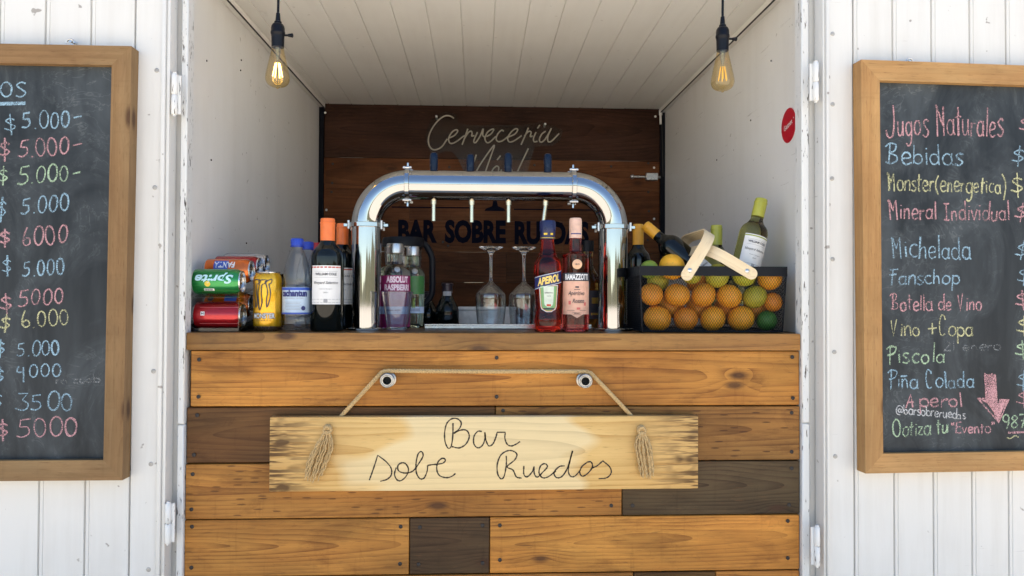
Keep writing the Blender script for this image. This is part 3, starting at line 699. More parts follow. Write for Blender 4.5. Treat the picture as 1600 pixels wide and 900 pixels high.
b.patch(f, -.002, .002, .0042, .0058, 1, 1); b.build('mark', INKD, bd, sharp=0)
b = MB(world=False); f = axart(.0355, .075, af, 1)
b.patch(f, -.05, .05, .0215, .0222, 1, 1); b.patch(f, -.05, .05, -.0225, -.0215, 1, 1); b.build('pale_line', pm('pale_red_print', (.7, .2, .2), .3), bd)
z_o = at(355, 404.5, .15).z-RS
r3, bd = can('soda_can', 'orange soda can with blue patch lying behind the green can on the rack top', RS, .128, *lying(-.752, .150, z_o), ORG)
b = MB(world=False); f = axart(RS, .05, af-.5, 1); b.patch(f, -.016, .022, -.014, .014, 1, 8); b.build('blue_patch', BLU, bd)
b = MB(world=False); b.geo(text_geo('FANTA', 1, bold=.04, fit=(.055, .018)), lambda u, v: axart(RS, .062, af-.5, -1, .0013)(u, v-.009)); b.build('lettering', WHT, bd, sharp=0)
z_p = at(355, 457.5, .151).z-RS
r4, bd = can('soda_can', 'orange soda can lying behind the red can in the rack bottom', RS, .128, *lying(-.752, .1505, z_p), ORG)
b = MB(world=False); f = axart(RS, .075, af-.62, 1); b.patch(f, -.012, .02, -.010, .008, 1, 6); b.build('blue_patch', BLU, bd)
b = MB(world=False); b.lathe([(.008, 0), (.0078, .0006), (0, .0006)], 16, M4.Translation(axart(RS, .026, af-.55, 1, .0)(0, 0)) @ V(((cos(af-.55), sin(af-.55), 0))).to_track_quat('Z', 'Y').to_matrix().to_4x4()); b.build('round_mark', INKD, bd)
can('soda_can', 'dark red can lying behind the orange can on the rack top', RS, .128, *lying(-.752, .2215, z_o+.012), RED)
can('soda_can', 'silver can farthest back on the rack top, only its end showing', RS, .128, *lying(-.752, .293, z_o+.024), canmat('silver_can_paint', (.45, .45, .47)))

# ---- tall yellow energy drink can
Y = .125; Rm = 43/2/ppm(Y); Hm = hgt(425, Y, 419)
YCAN = canmat('yellow_can_paint', (.80, .42, .012))
mr, bd = can('energy_drink_can', 'tall yellow energy drink can with black claw mark standing on the counter', Rm, Hm, (spot(418.5, Y), Y, ZC), (0, 0, 0), YCAN)
s_ = ppm(Y); fm = wrap(Rm+.0012)
def cpx(x, y): return ((x-480)/3.75/s_, (820-y)/3.75/s_)
b = MB(world=False)
claws = [[(412, 545), (430, 527), (462, 534), (452, 552), (440, 556), (438, 600), (446, 640), (436, 690), (428, 640), (420, 600), (424, 555), (412, 545)],
 [(452, 536), (470, 530), (498, 532), (482, 552), (470, 560), (468, 610), (472, 660), (458, 702), (452, 650), (448, 600), (456, 556), (452, 536)],
 [(486, 540), (520, 526), (516, 548), (506, 556), (514, 600), (508, 650), (497, 685), (494, 640), (500, 600), (492, 556), (486, 540)]]
for c in claws:
    q = [cpx(*p) for p in c]; q = [(u*1.12, v) for u, v in q]; b.ribbon(smooth(q, 3), .0028, lambda u, v: fm(u, v), .3)
b.geo(text_geo('RIPPER', 1, bold=.02, fit=(.034, .005)), lambda u, v: fm(u, v+cpx(480, 497)[1]))
b.geo(text_geo('E N E R G Y', 1, bold=.01, fit=(.040, .0042)), lambda u, v: fm(u, v+cpx(480, 764)[1]))
b.patch(fm, -.03, .03, .012, .0126, 8, 1); b.patch(fm, -.03, .03, .010, .0104, 8, 1)
b.build('print', INKD, bd, sharp=0)
b = MB(world=False); b.geo(text_geo('MONSTER', 1, bold=.075, fit=(.0645, .0165)), lambda u, v: wrap(Rm+.0010)(u, v+cpx(480, 748)[1]-.0015)); b.build('lettering_outline', INKD, bd, sharp=0)
b = MB(world=False); b.geo(text_geo('MONSTER', 1, bold=.02, fit=(.060, .0135)), lambda u, v: wrap(Rm+.0015)(u, v+cpx(480, 748)[1])); b.build('lettering', WHT, bd, sharp=0)
# dark can with a round seal, behind the yellow one
Y2 = .215
can('energy_drink_can', 'black can standing hidden behind the tall yellow can', .034, .158, (spot(426, Y2), Y2, ZC), (0, 0, 0), canmat('black_can_paint', (.012, .012, .014)))

# ---- water bottles
WATER = thin('clear_bottle_plastic', (.90, .935, .97), .62, .06, .03); BCAP = pm('blue_cap', (.012, .05, .42), .35); RCAP = pm('red_cap', (.5, .02, .02), .35)
WBLUE = pm('label_pale_blue', (.50, .62, .74), .35, 0, .05)
def water(lab, px, Y, wpx, top, cap, lab_on, group='plastic water bottles'):
    Rr, H = wpx/2/ppm(Y), hgt(top, Y, px); root = thing('water_bottle', lab, 'water bottle', (spot(px, Y), Y, ZC), None, group)
    pr = smooth([(Rr*.55, .002), (Rr*.85, .003), (Rr*.97, .012), (Rr, .03), (Rr*.96, H*.15), (Rr, H*.18), (Rr, H*.47), (Rr*.93, H*.50), (Rr*.98, H*.53), (Rr*.96, H*.62), (Rr*.83, H*.72), (Rr*.62, H*.82), (Rr*.42, H*.885), (Rr*.38, H*.90)], 4)
    b = MB(world=False); pts = [(0, .008), (Rr*.3, .006)]+[(p.x, p.y) for p in pr]+[(Rr*.38, H*.93), (0, H*.93)]
    b.lathe(pts, 40)
    for v in b.bm.verts:                      # five-lobed foot and grip ribs
        z = v.co.z; a = math.atan2(v.co.y, v.co.x); k = 1
        if .001 < z < H*.14: k = 1-.10*(1-z/(H*.14))*(.5+.5*cos(5*a))
        if H*.55 < z < H*.80: k = 1-.02*(.5+.5*cos(8*a))
        v.co.x *= k; v.co.y *= k
    b.build('plastic_body', WATER, root)
    b = MB(world=False); rc = Rr*.44
    b.lathe([(rc, H*.925), (rc, H*.993), (rc*.94, H), (0, H)], 32)
    for i in range(24): a = 2*pi*i/24; b.cyl((rc*cos(a), rc*sin(a), H*.935), (rc*cos(a), rc*sin(a), H*.99), .0008, seg=5)
    b.build('cap', cap, root)
    b = MB(world=False); b.lathe([(Rr*.50, H*.912), (Rr*.50, H*.92), (Rr*.40, H*.922)], 32); b.build('neck_ring', cap, root)
    if lab_on:
        lb = label(root, Rr*1.0+.0003, H*.18, H*.47, -1.45, 1.45, WBLUE); r = Rr+.0008
        printed(lb, [('-', 0, H*.452, Rr*2.8, H*.03), ('-', 0, H*.19, Rr*2.8, H*.018)], r, BLU, 'blue_band')
        printed(lb, [('cachantun', 0, H*.368, Rr*2.05, H*.075, .06)], r, NVY, 'lettering')
        printed(lb, [('AGUA MINERAL NATURAL', 0, H*.345, Rr*1.5, H*.012)]+[('-', -.004+.001*(i % 3), H*(.31-.016*i), Rr*(1.3-.2*(i % 2)), .0009) for i in range(6)], r, GRYINK)
        lm = MB(world=False); lm.lathe([(.0062, 0), (.006, .0005), (0, .0005)], 18, M4.Translation(wrap(r+.0006, H*.245)(Rr*.72, 0)) @ V((sin(.72), -cos(.72), 0)).to_track_quat('Z', 'Y').to_matrix().to_4x4()); lm.build('round_mark', NVY, lb)
    return root
water('clear plastic water bottle with blue cap and blue label, front one', 464, .125, 42, 373, BCAP, True)
water('clear plastic water bottle with blue cap standing just behind the labelled one', 481, .235, 37, 378, BCAP, False)
water('clear plastic bottle with red cap, farthest back beside the wine', 494, .345, 34, 379.5, RCAP, False)

# ---- steel beer tower
TY = .2; xl, xr = at(572, 430, TY).x, at(957.5, 430, TY).x; zb = (at(633, 289, TY).z+at(897, 292, TY).z)/2; zl = (at(572, 352, TY).z+at(957, 356, TY).z)/2
rb = zb-zl; pr_ = .0420
tower = thing('beer_tower', 'polished steel arched pipe beer tower with four taps', 'beer tower', ((xl+xr)/2, TY, ZC))
for x in (xl, xr):
    b = MB(); b.lathe([(.058, ZC), (.058, ZC+.005), (.0565, ZC+.0065), (pr_, ZC+.0065)], 40, M4.Translation((x, TY, 0))); b.build('base_flange', STEEL, tower)
    b = MB(); b.lathe([(pr_, ZC+.006), (pr_, zl)], 48, M4.Translation((x, TY, 0))); b.build('leg', STEEL, tower)
    s = 1 if x == xl else -1
    b = MB(); b.tube([(x+s*(rb-rb*cos(a)), TY, zl+rb*sin(a)) for a in [pi/2*i/24 for i in range(25)]], pr_, 48, caps=False); b.build('elbow', STEEL, tower, sharp=0)
b = MB(); b.tube([(xl+rb, TY, zb), (xr-rb, TY, zb)], pr_, 48, caps=False); b.build('crossbar', STEEL, tower, sharp=0)
def clamp(c, axis):
    Mx = M4.Translation(c) @ (M4.Rotation(pi/2, 4, 'Y') if axis == 'x' else M4.Identity(4))
    b = MB(Mx, world=True); b.lathe([(pr_*.99, -.0065), (.0495, -.0065), (.0505, -.0055), (.0505, .0055), (.0495, .0065), (pr_*.99, .0065), (pr_*.99, -.0065)], 48)
    for s in (-1, 1):                   # ears in the transverse direction
        b.box(*((s*.049, s*.063)), -.012, .012, -.0045, .0045, bev=.001) if axis == 'z' else b.box(s*.049, s*.063, -.009, .009, -.0030, .0030, bev=.001)
    r = b.build('clamp', STEEL, tower)
    for ax, ay in ((-1, -1), (1, -1), (-1, 1), (1, 1)):
        a = math.atan2(ay*.55, ax); p = V((.0525*cos(a), .0525*sin(a), 0)); bb = MB(Mx)
        bb.cyl(p+V((0, 0, -.012)), p+V((0, 0, .012)), .0032, seg=8); bb.cyl(p+V((0, 0, .0066)), p+V((0, 0, .0100)), 0.0036, seg=6); bb.cyl(p+V((0, 0, -.0100)), p+V((0, 0, -.0066)), 0.0036, seg=6); bb.build('bolt', ZINC, r)
clamp((xl, TY, zl), 'z'); clamp((xr, TY, zl), 'z'); clamp((xl+rb, TY, zb), 'x'); clamp((xr-rb, TY, zb), 'x')
NICK = pm('warm_nickel', (.62, .55, .42), .16, 1.0, .05, 40); NAVYH = pm('navy_tap_handle', (.002, .010, .032), .25, 0, .1, 30, Specular_IOR_Level=.25)
hy = [(678, 238.5), (735, 241), (794, 239), (856, 240)]; sx = [(677.5, 345.5, 0), (737, 347.5, 0), (794.5, 347.5, 0), (849, 347, -.006)]
for (hx, ht), (px, py, lean) in zip(hy, sx):
    p = at(hx, ht, TY+.055); r = .0122; b = MB()
    b.lathe([(r*.55, zb-.0), (r*.75, zb+.015), (r*.9, zb+.035), (r, p.z-.02), (r*.97, p.z-.008), (r*.75, p.z-.002), (r*.4, p.z), (0, p.z)], 24, M4.Translation((p.x, TY+.055, 0))); b.build('tap_handle', NAVYH, tower)
    q = at(px, py, TY+.01); zt = zb-pr_; b = MB()
    b.cyl((q.x-lean, TY+.01, zt+.006), (q.x-lean, TY+.01, zt-.012), .0085, .008, 20); b.tube([(q.x-lean, TY+.01, zt-.012), (q.x-lean*.6, TY+.01, zt-.03), (q.x, TY+.01, q.z)], 0.0058, 16); b.build('spout', NICK, tower)

# drip tray
tx0, tx1 = at(663, 514, .25).x, at(925, 514, .25).x
tray = thing('drip_tray', 'low stainless drip tray on the counter under the taps', 'tray', ((tx0+tx1)/2, .35, ZC))
b = MB(); b.box(tx0, tx1, .255, .46, ZC+.0006, ZC+.010, bev=.0015); b.box(tx0, tx1, .255, .262, ZC+.0095, ZC+.0145, bev=.001); b.build('pan', pm('brushed_steel', (.55, .56, .58), .25, 1, .08, 50), tray)
# ---- wine glasses upside down on the tray
gl0 = None
for px, lab in ((767, 'clear wine glass standing upside down on the tray, below the second and third taps'), (818.5, 'clear wine glass standing upside down on the tray, beside the orange aperitif bottle')):
    Yg = .40; k = .242
    if gl0 is None:
        root = thing('wine_glass', lab, 'wine glass', (spot(px, Yg), Yg, ZC+.0105), None, 'upturned wine glasses'); t_ = .0014
        o = [(.0425, 0), (.0475, .05), (.0485, .085)]+[(p.x, p.y) for p in smooth([(.0485, .085), (.046, .096), (.030, .114), (.012, .128), (.0062, .136)], 4)]
        o = [(p.x, p.y) for p in smooth(o[:3], 4)]+o[4:]
        st = [(p.x, p.y) for p in smooth([(.0062, .136), (.0042, .15), (.0040, .19), (.0050, .212), (.010, .224), (.024, .233), (.0385, k-.003)], 5)][1:]+[(.0385, k-.001), (.037, k), (.012, k-.002), (0, k-.003)]
        inn = [(max(0, r-t_), z) for r, z in o[:-4]][::-1]
        pts = [(0, .121)]+[(p.x, p.y) for p in smooth([(.0, .121), (.012, .120), (.029, .108)], 3)][1:]+[(r, z) for r, z in inn if z < .1]
        b = MB(world=False); b.lathe(pts+o, 48); b.build('bowl', CLEAR, root, recalc=True); b = MB(world=False); b.lathe([(0, .1362), (.0058, .1362)]+st, 48); b.build('stem_and_foot', glass('solid_clear_glass', (1, 1, 1), 0, 1.55), root, recalc=True); gl0 = root
    else:
        c = copy_tree(gl0); c.location = (spot(px, Yg), Yg, ZC+.0105); c['label'] = lab
# ---- vodka bottles, cup, jug
def vodka(lab, px, Y, wpx, top, gcol, lcol, title, green):
    Rr, H = wpx/2/ppm(Y), hgt(top, Y, px); root = thing('vodka_bottle', lab, 'vodka bottle', (spot(px, Y), Y, ZC), None, 'clear flavoured vodka bottles')
    sh = smooth([(Rr, H*.62), (Rr*.98, H*.66), (Rr*.85, H*.715), (Rr*.58, H*.745), (Rr*.52, H*.77), (Rr*.50, H*.80), (Rr*.50, H*.90)], 4)
    body(root, [(0, .008), (Rr*.7, .006), (Rr*.9, 0), (Rr, .005)]+[(p.x, p.y) for p in sh]+[(0, H*.90)], glass('vodka_glass_'+gcol[1], gcol[0], 0, 1.42))
    b = MB(world=False); b.lathe([(Rr*.52, H*.885), (Rr*.55, H*.89), (Rr*.55, H*.985), (Rr*.52, H), (0, H)], 32); b.build('cap', pm('silver_cap', (.62, .60, .58), .3, 1, .05), root)
    b = MB(world=False); p = wrap(Rr*.9, H*.69)(Rr*.25, 0); b.lathe([(.009, -.003), (.009, .0012), (.007, .002), (0, .0016)], 20, M4.Translation((p[0], p[1]*1.03, p[2])) @ V((.25, -.85, .45)).to_track_quat('Z', 'Y').to_matrix().to_4x4()); b.build('glass_medallion', pm('grey_medallion', (.42, .42, .40), .3, .6), root)
    return root, Rr, H
vr, Rv, Hv = vodka('clear vodka bottle with magenta label, behind the plastic cup', 617, .30, 48, 381, ((.86, .90, .84), 'clear'), None, None, 0)
MAG = pm('magenta_print', (.30, .018, .115), .4)
lb = label(vr, Rv, Hv*.005+.004, Hv*.62, -1.5, 1.5, MAG)
printed(lb, [('ABSOLUT', .014, Hv*.535, .070, .0195, .05), ('RASPBERRI', .013, Hv*.445, .080, .0185, .05)], Rv+.0004, pm('pink_print', (.88, .68, .76), .5), 'lettering')
printed(lb, [('-', 0, Hv*.215, .12, .022)], Rv+.0003, pm('pale_blue_strip', (.42, .55, .78), .5), 'strip'); printed(lb, [('-', -.010, Hv*.217, .022, .0035), ('-', .014, Hv*.217, .018, .0035)], Rv+.0008, NVY, 'strip_marks')
vr, Rv, Hv = vodka('clear vodka bottle with green label, behind and right of the magenta one', 645, .40, 37, 385.5, ((.80, .90, .70), 'lime'), None, None, 1)
lb = label(vr, Rv, Hv*.41, Hv*.63, -1.3, 1.3, pm('green_print', (.05, .20, .05), .4))
printed(lb, [('LIME', .006, Hv*.24, .010, .030, .02)], Rv+.0004, pm('lime_print', (.30, .42, .06), .5), 'lettering')
l2 = label(vr, Rv, Hv*.175, Hv*.255, -1.3, 1.3, pm('pale_blue_strip_label', (.55, .66, .80), .5), 'strip'); printed(l2, [('-', .012, Hv*.225, .03, .0016), ('-', .012, Hv*.205, .03, .0016)], Rv+.0004, NVY, 'strip_marks')
Yc = .145; cr, cb, ch = 48.5/2/ppm(Yc), 31/2/ppm(Yc), hgt(455.5, Yc, 621)
cup = thing('plastic_cup', 'clear plastic cup standing in front of the magenta vodka bottle', 'plastic cup', (spot(621, Yc), Yc, ZC))
b = MB(world=False); b.lathe([(cb*.9, 0), (cb, .001), (cb*1.03, .014), (cb*1.09, .016), (cr, ch-.003), (cr+.0015, ch-.0015), (cr, ch), (cr-.0018, ch-.001), (cb*1.05, .018), (0, .017)], 40); b.build('cup_wall', CUPP, cup)
Yj = .53; jr = 33/ppm(Yj); jx = spot(630, Yj); hj = hgt(372, Yj, 630)
jug = thing('blender_jug', 'clear jug with black lid and black handle behind the vodka bottles', 'jug', (jx, Yj, ZC))
BLKP = pm('black_plastic', (.004, .005, .009), .45, 0, .1, 60, Specular_IOR_Level=.25)
b = MB(world=False); b.lathe([(jr*.72, .03), (jr*.9, hj*.9), (jr*.88, hj*.9), (jr*.70, .034), (0, .034)], 36); b.build('jar', CLEARP, jug)
b = MB(world=False); b.lathe([(jr*.85, 0), (jr*.85, .006), (jr*.74, .03), (0, .03)], 32); b.build('base', BLKP, jug)
b = MB(world=False); b.lathe([(jr*.86, hj*.89), (jr*.98, hj*.90), (jr*1.0, hj*.96), (jr*.95, hj), (0, hj)], 36); b.build('lid', BLKP, jug)
b = MB(world=False); b.tube(smooth([(jr*.85, 0, hj*.93), (jr*1.05, 0, hj*.92), (jr*1.32, 0, hj*.80), (jr*1.36, 0, hj*.70), (jr*1.36, 0, hj*.42), (jr*1.28, 0, hj*.33), (jr*.95, 0, hj*.24), (jr*.78, 0, hj*.22)], 5), .0105, 12); b.build('handle', BLKP, jug)
# dark sparkling bottles and the white box at the back of the counter
def dark(lab, px, Y, wpx, top):
    Rr, H = wpx/2/ppm(Y), hgt(top, Y, px); root = thing('dark_bottle', lab, 'bottle', (spot(px, Y), Y, ZC), None, 'dark bottles at the back of the counter')
    sh = smooth([(Rr, H*.30), (Rr*.97, H*.38), (Rr*.72, H*.55), (Rr*.45, H*.70), (Rr*.40, H*.78), (Rr*.40, H*.96)], 5); body(root, [(0, .005), (Rr*.9, 0), (Rr, .004)]+[(p.x, p.y) for p in sh]+[(0, H*.96)], DKGLASS)
    b = MB(world=False); b.lathe([(Rr*.44, H*.62+.02), (Rr*.44, H*.93), (Rr*.50, H*.94), (Rr*.50, H*.985), (Rr*.40, H), (0, H)], 24); fo = b.build('foil', pm('dark_foil', (.03, .02, .03), .35, .3), root)
    label(fo, Rr*.44, H*.69, H*.80, -.9, .9, GRYINK, 'neck_label'); return root
dark('small dark bottle with a dark foil neck, in front of the white box', 699, .52, 37, 442); dark('dark bottle standing low beside the black jug handle', 668, .58, 36, 455)
bx0, bx1 = at(716, 500, .60).x, at(806, 500, .60).x
bx = thing('white_box', 'low white box lying behind the upturned wine glasses', 'box', ((bx0+bx1)/2, .62, ZC)); b = MB(); b.box(bx0, bx1, .598, .655, ZC, ZC+.050, bev=.003); b.build('carton', pm('white_card', (.62, .61, .58), .6), bx)
b = MB(); b.box(bx0-.001, bx1+.001, .5965, .656, ZC+.0505, ZC+.062, bev=.002); b.build('lid', pm('white_card_lid', (.66, .65, .62), .6), bx)

# ---- orange aperitif
Y = .13; s_ = ppm(Y); Rr, H = 42.5/2/s_, hgt(345, Y, 855)
ap = thing('aperitif_bottle', 'bright orange-red aperitif bottle with slanted navy label and navy cap', 'aperitif bottle', (spot(855.5, Y), Y, ZC), None, 'aperitif bottles right of the glasses')
def hz(y): return (517.5-y)/(517.5-345)*H
sh = smooth([(Rr*.97, hz(516)), (Rr*.99, hz(500)), (Rr*.90, hz(482)), (Rr*.93, hz(470)), (Rr*1.0, hz(440)), (Rr*1.0, hz(420)), (Rr*.93, hz(409)), (Rr*.68, hz(399)), (Rr*.56, hz(388)), (Rr*.46, hz(372)), (Rr*.46, hz(350))], 5)
APL = glass('orange_red_spirit', (.85, .045, .02), .0, 1.36)
body(ap, [(0, .008), (Rr*.75, .006), (Rr*.9, 0)]+[(p.x, p.y) for p in sh]+[(0, hz(350))], APL)
b = MB(world=False); b.lathe([(Rr*.53, hz(374)), (Rr*.56, hz(364)), (Rr*.58, hz(360)), (Rr*.58, hz(347.5)), (Rr*.53, hz(345)), (0, hz(345))], 32)
for i in range(30): a = 2*pi*i/30; b.cyl((Rr*.58*cos(a), Rr*.58*sin(a), hz(358)), (Rr*.58*cos(a), Rr*.58*sin(a), hz(348)), .0007, seg=5)
NC = pm('navy_cap', (.008, .014, .07), .3); cp = b.build('cap', NC, ap)
printed(cp, [('-', -.008, hz(366.5), .010, .005), ('-', .010, hz(366.5), .008, .005), ('-', 0, hz(372.5), .05, .0012)], Rr*.575, YEL, 'gold_marks')
b = MB(world=False); f = wrap(Rr+.0012); g = lambda u, v: f(u, v+hz(438)+u*.22)
b.patch(g, -Rr*1.25, Rr*1.25, -.0175, .0175, 20, 1); band = b.build('band', pm('navy_band', (.012, .018, .11), .4), ap)
b = MB(world=False); g2 = lambda u, v: wrap(Rr+.0017)(u, v+hz(438)+u*.22)
b.patch(g2, -Rr*1.25, Rr*1.25, .0150, .0162, 20, 1); b.patch(g2, -Rr*1.25, Rr*1.25, -.0162, -.0150, 20, 1); b.build('pale_edge', WHT, band)
b = MB(world=False); b.geo(text_geo('APEROL', 1, bold=.045, shear=.12, fit=(.067, .0215)), lambda u, v: g2(u, v-.0105)); b.build('lettering', pm('cream_yellow_print', (.85, .62, .16), .5), band, sharp=0)
def shield(r, w0, w1, y0, y1, mat, nm, par, lift):
    b = MB(world=False); n = 10
    for j in range(n):
        t0, t1 = j/n, (j+1)/n; wd = lambda t: (w0+(w1-w0)*t)*(1 if t < .8 else sqrt(max(0.02, 1-((t-.8)/.21)**2)))
        A, B = hz(y0)+(hz(y1)-hz(y0))*t0, hz(y0)+(hz(y1)-hz(y0))*t1; fA = wrap(r+lift)
        for i in range(10):
            q = [(-1+2*i/10), (-1+2*(i+1)/10)]; b.quad([fA(q[0]*wd(t1), B), fA(q[1]*wd(t1), B), fA(q[1]*wd(t0), A), fA(q[0]*wd(t0), A)], smooth=True)
    return b.build(nm, mat, par, sharp=0)
s0 = shield(Rr*.985, .0285, .022, 446, 487.5, WHT, 'label', ap, .001)
shield(Rr*.985, .0265, .0205, 447, 486.5, pm('orange_border', (.75, .22, .03), .5), 'border', s0, .0015); shield(Rr*.985, .0245, .019, 447.5, 485.5, pm('green_label', (.20, .40, .16), .5), 'green_field', s0, .002); shield(Rr*.985, .015, .012, 448, 480, pm('pale_label', (.66, .72, .60), .5), 'pale_field', s0, .0025)
printed(s0, [('APERITIVO', 0, hz(459), .024, .0036, .01), ('1919', 0, hz(464), .010, .0034), ('-', 0, hz(482.5), .030, .0042)], Rr*.985+.002, INKD)
printed(s0, [('-', 0, hz(477), .012, .006)], Rr*.985+.002, REDINK, 'red_mark')
# ---- rose aperitif
Rr, H = 42/2/s_, hgt(341, Y, 899)
ra = thing('aperitif_bottle', 'deep pink aperitif bottle with salmon label and pale pink cap', 'aperitif bottle', (spot(899, Y), Y, ZC), None, 'aperitif bottles right of the glasses')
def hz(y): return (517.5-y)/(517.5-341)*H
sh = smooth([(Rr, hz(512)), (Rr, hz(408)), (Rr*.97, hz(402)), (Rr*.75, hz(397)), (Rr*.50, hz(394)), (Rr*.44, hz(390)), (Rr*.43, hz(365))], 5)
body(ra, [(0, .008), (Rr*.8, .006), (Rr*.95, 0), (Rr, .003)]+[(p.x, p.y) for p in sh]+[(0, hz(360))], glass('rose_spirit', (.62, .10, .09), 0, 1.36))
b = MB(world=False); b.lathe([(Rr*.47, hz(372.5)), (Rr*.47, hz(346)), (Rr*.45, hz(342.5)), (Rr*.40, hz(341)), (0, hz(341))], 32)
for k in range(4): b.lathe([(Rr*.47, hz(352+k*3)), (Rr*.485, hz(351.5+k*3)), (Rr*.47, hz(351+k*3))], 32)
cp = b.build('cap', pm('pale_pink_cap', (.72, .47, .36), .45), ra); printed(cp, [('-', 0, hz(366), Rr*.9, .003)], Rr*.47, NVY, 'band')
bk = label(ra, Rr, hz(439.5), hz(427), -1.45, 1.45, INKD, 'band'); printed(bk, [('RAMAZZOTTI', 0, hz(438), Rr*1.92, .0165, .035)], Rr+.0005, WHT, 'lettering')
SAL = pm('salmon_label', (.74, .42, .30), .55)
b = MB(world=False); f = wrap(Rr+.0005)
for i in range(20):
    u0, u1 = Rr*(-1.3+2.6*i/20), Rr*(-1.3+2.6*(i+1)/20); bt = lambda u: hz(491)-.010*max(0, 1-abs(u)/.017)
    b.quad([f(u0, bt(u0)), f(u1, bt(u1)), f(u1, hz(439.7)), f(u0, hz(439.7))], smooth=True)
lb = b.build('label', SAL, ra, sharp=0)
printed(lb, [('Aperitivo', -.002, hz(463.5), .048, .0150, .008, .35), ('Rosato', .004, hz(473.5), .034, .0115, .008, .35), ('MILANO', 0, hz(490), .016, .0035, .02)], Rr+.0005, INKD, 'lettering')
printed(lb, [('-', 0, hz(488.6), .026, .0007), ('-', 0, hz(491.4), .022, .0007), ('-', -.018, hz(485), .022, .0007), ('-', .018, hz(485), .022, .0007), ('-', 0, hz(449), .010, .004), ('-', 0, hz(453), .016, .0015)], Rr+.0005, INKD, 'ornament')
printed(lb, [('-', -.021, hz(473), .007, .010), ('-', .024, hz(475), .007, .009), ('-', .004, hz(482), .010, .006)], Rr+.0005, pm('rose_print', (.62, .14, .12), .5), 'flower_print')
b = MB(world=False); b.lathe([(.0135, -.002), (.0135, .0012), (.0118, .002), (0, .002)], 28, M4.Translation((0.0, -Rr-.0003, hz(414))) @ M4.Rotation(pi/2, 4, 'X')); md = b.build('medallion', pm('gold_pink', (.72, .42, .25), .4, .1), ra)
b = MB(world=False); b.geo(text_geo('1815', 1, bold=.02, fit=(.012, .005)), lambda u, v: (u, -Rr-.0028, hz(414)+v-.0025)); b.build('date', INKD, md, sharp=0)
# yellow spirit bottle half hidden behind
Y = .33; Rr = .040; H = .27
yb = thing('spirit_bottle', 'yellowish spirit bottle half hidden between the pink bottle and the right pipe leg', 'spirit bottle', (spot(919, Y), Y, ZC))
body(yb, [(0, .006), (Rr*.9, 0), (Rr, .004), (Rr, .135), (Rr*.95, .15), (Rr*.6, .172), (Rr*.38, .19), (Rr*.36, .25), (0, .25)], glass('straw_spirit', (.72, .55, .18), 0, 1.36))
b = MB(world=False); b.lathe([(Rr*.42, .235), (Rr*.42, .268), (0, .27)], 24); b.build('cap', BLKP, yb); lb = label(yb, Rr, .03, .115, -1.2, 1.2, INKD); printed(lb, [('-', .02, .085, .03, .018), ('-', .02, .045, .035, .006)], Rr+.0004, pm('gold_print', (.45, .30, .06), .4, .3), 'gold_marks')

# ---- mesh basket of fruit with bottles
BY0, BY1 = .055, .335; bxl, bxr = at(1000, 450, BY0).x, at(1228.5, 450, BY0).x; zt, zr = at(1100, 416, BY0).z, at(1100, 431, BY0).z; zb0 = ZC+.003
BMET = pm('black_basket_metal', (.007, .008, .011), .6, 0, .1, 60, Specular_IOR_Level=.2)
bk = thing('wire_basket', 'black wire mesh basket of citrus with two pale wooden handles', 'basket', ((bxl+bxr)/2, (BY0+BY1)/2, ZC))
b = MB(); t_ = .0022
b.box(bxl-t_, bxr+t_, BY0-t_, BY0, zr, zt); b.box(bxl-t_, bxr+t_, BY1, BY1+t_, zr, zt); b.box(bxl-t_, bxl-.0001, BY0, BY1, zr, zt); b.box(bxr+.0001, bxr+t_, BY0, BY1, zr, zt); b.build('rim', BMET, bk)
tp = .008                               # taper towards the bottom
def bface(P, wd, hh):
    """diamond lattice on the face spanned by P(u in 0..wd, v in 0..hh)"""
    b = MB(); sp = .0074; k = 1.5; r = .00050
    n = int((wd+hh/k)/sp)+2
    for s in (1, -1):
        for i in range(-int(hh/k/sp)-1, n):
            u0 = i*sp; pts = []
            for uu, vv in ((u0, 0), (u0+hh/k, hh)):
                pts.append((uu if s == 1 else wd-uu, vv))
            (a, v0), (c, v1) = pts
            def clip(lo, hi, a, c):
                t0, t1 = 0, 1
                if abs(c-a) < 1e-9: return (0, 1)
                ts = sorted(((lo-a)/(c-a), (hi-a)/(c-a))); return max(0, ts[0]), min(1, ts[1])
            t0, t1 = clip(0, wd, a, c)
            if t1-t0 < .01: continue
            A = P(a+(c-a)*t0, v0+(v1-v0)*t0, s); B = P(a+(c-a)*t1, v0+(v1-v0)*t1, s); b.tube([A, B], r, 4, caps=False)
    return b.build('mesh_panel', BMET, bk)
hh = zr-zb0
def lerp_in(v): return tp*(1-v/hh)
wd = bxr-bxl
bface(lambda u, v, s: V((bxl+u+lerp_in(v)*(1-2*u/wd), BY0-.001+lerp_in(v)+.0004*s, zb0+v)), wd, hh); bface(lambda u, v, s: V((bxl+u+lerp_in(v)*(1-2*u/wd), BY1+.001-lerp_in(v)+.0004*s, zb0+v)), wd, hh)
dp = BY1-BY0
bface(lambda u, v, s: V((bxl+lerp_in(v)+.0004*s, BY0+u+lerp_in(v)*(1-2*u/dp), zb0+v)), dp, hh); bface(lambda u, v, s: V((bxr-lerp_in(v)+.0004*s, BY0+u+lerp_in(v)*(1-2*u/dp), zb0+v)), dp, hh)
b = MB(); b.box(bxl+tp, bxr-tp, BY0+tp, BY1-tp, ZC+.0005, ZC+.003); b.build('bottom', BMET, bk)
b = MB()
for (x, s) in ((bxl, 1), (bxr, -1)):
    for (y, q) in ((BY0, 1), (BY1, -1)): b.tube([(x+s*tp, y+q*tp, zb0), (x, y, zr+.004)], .0022, 8)
b.build('corner_wire', BMET, bk)
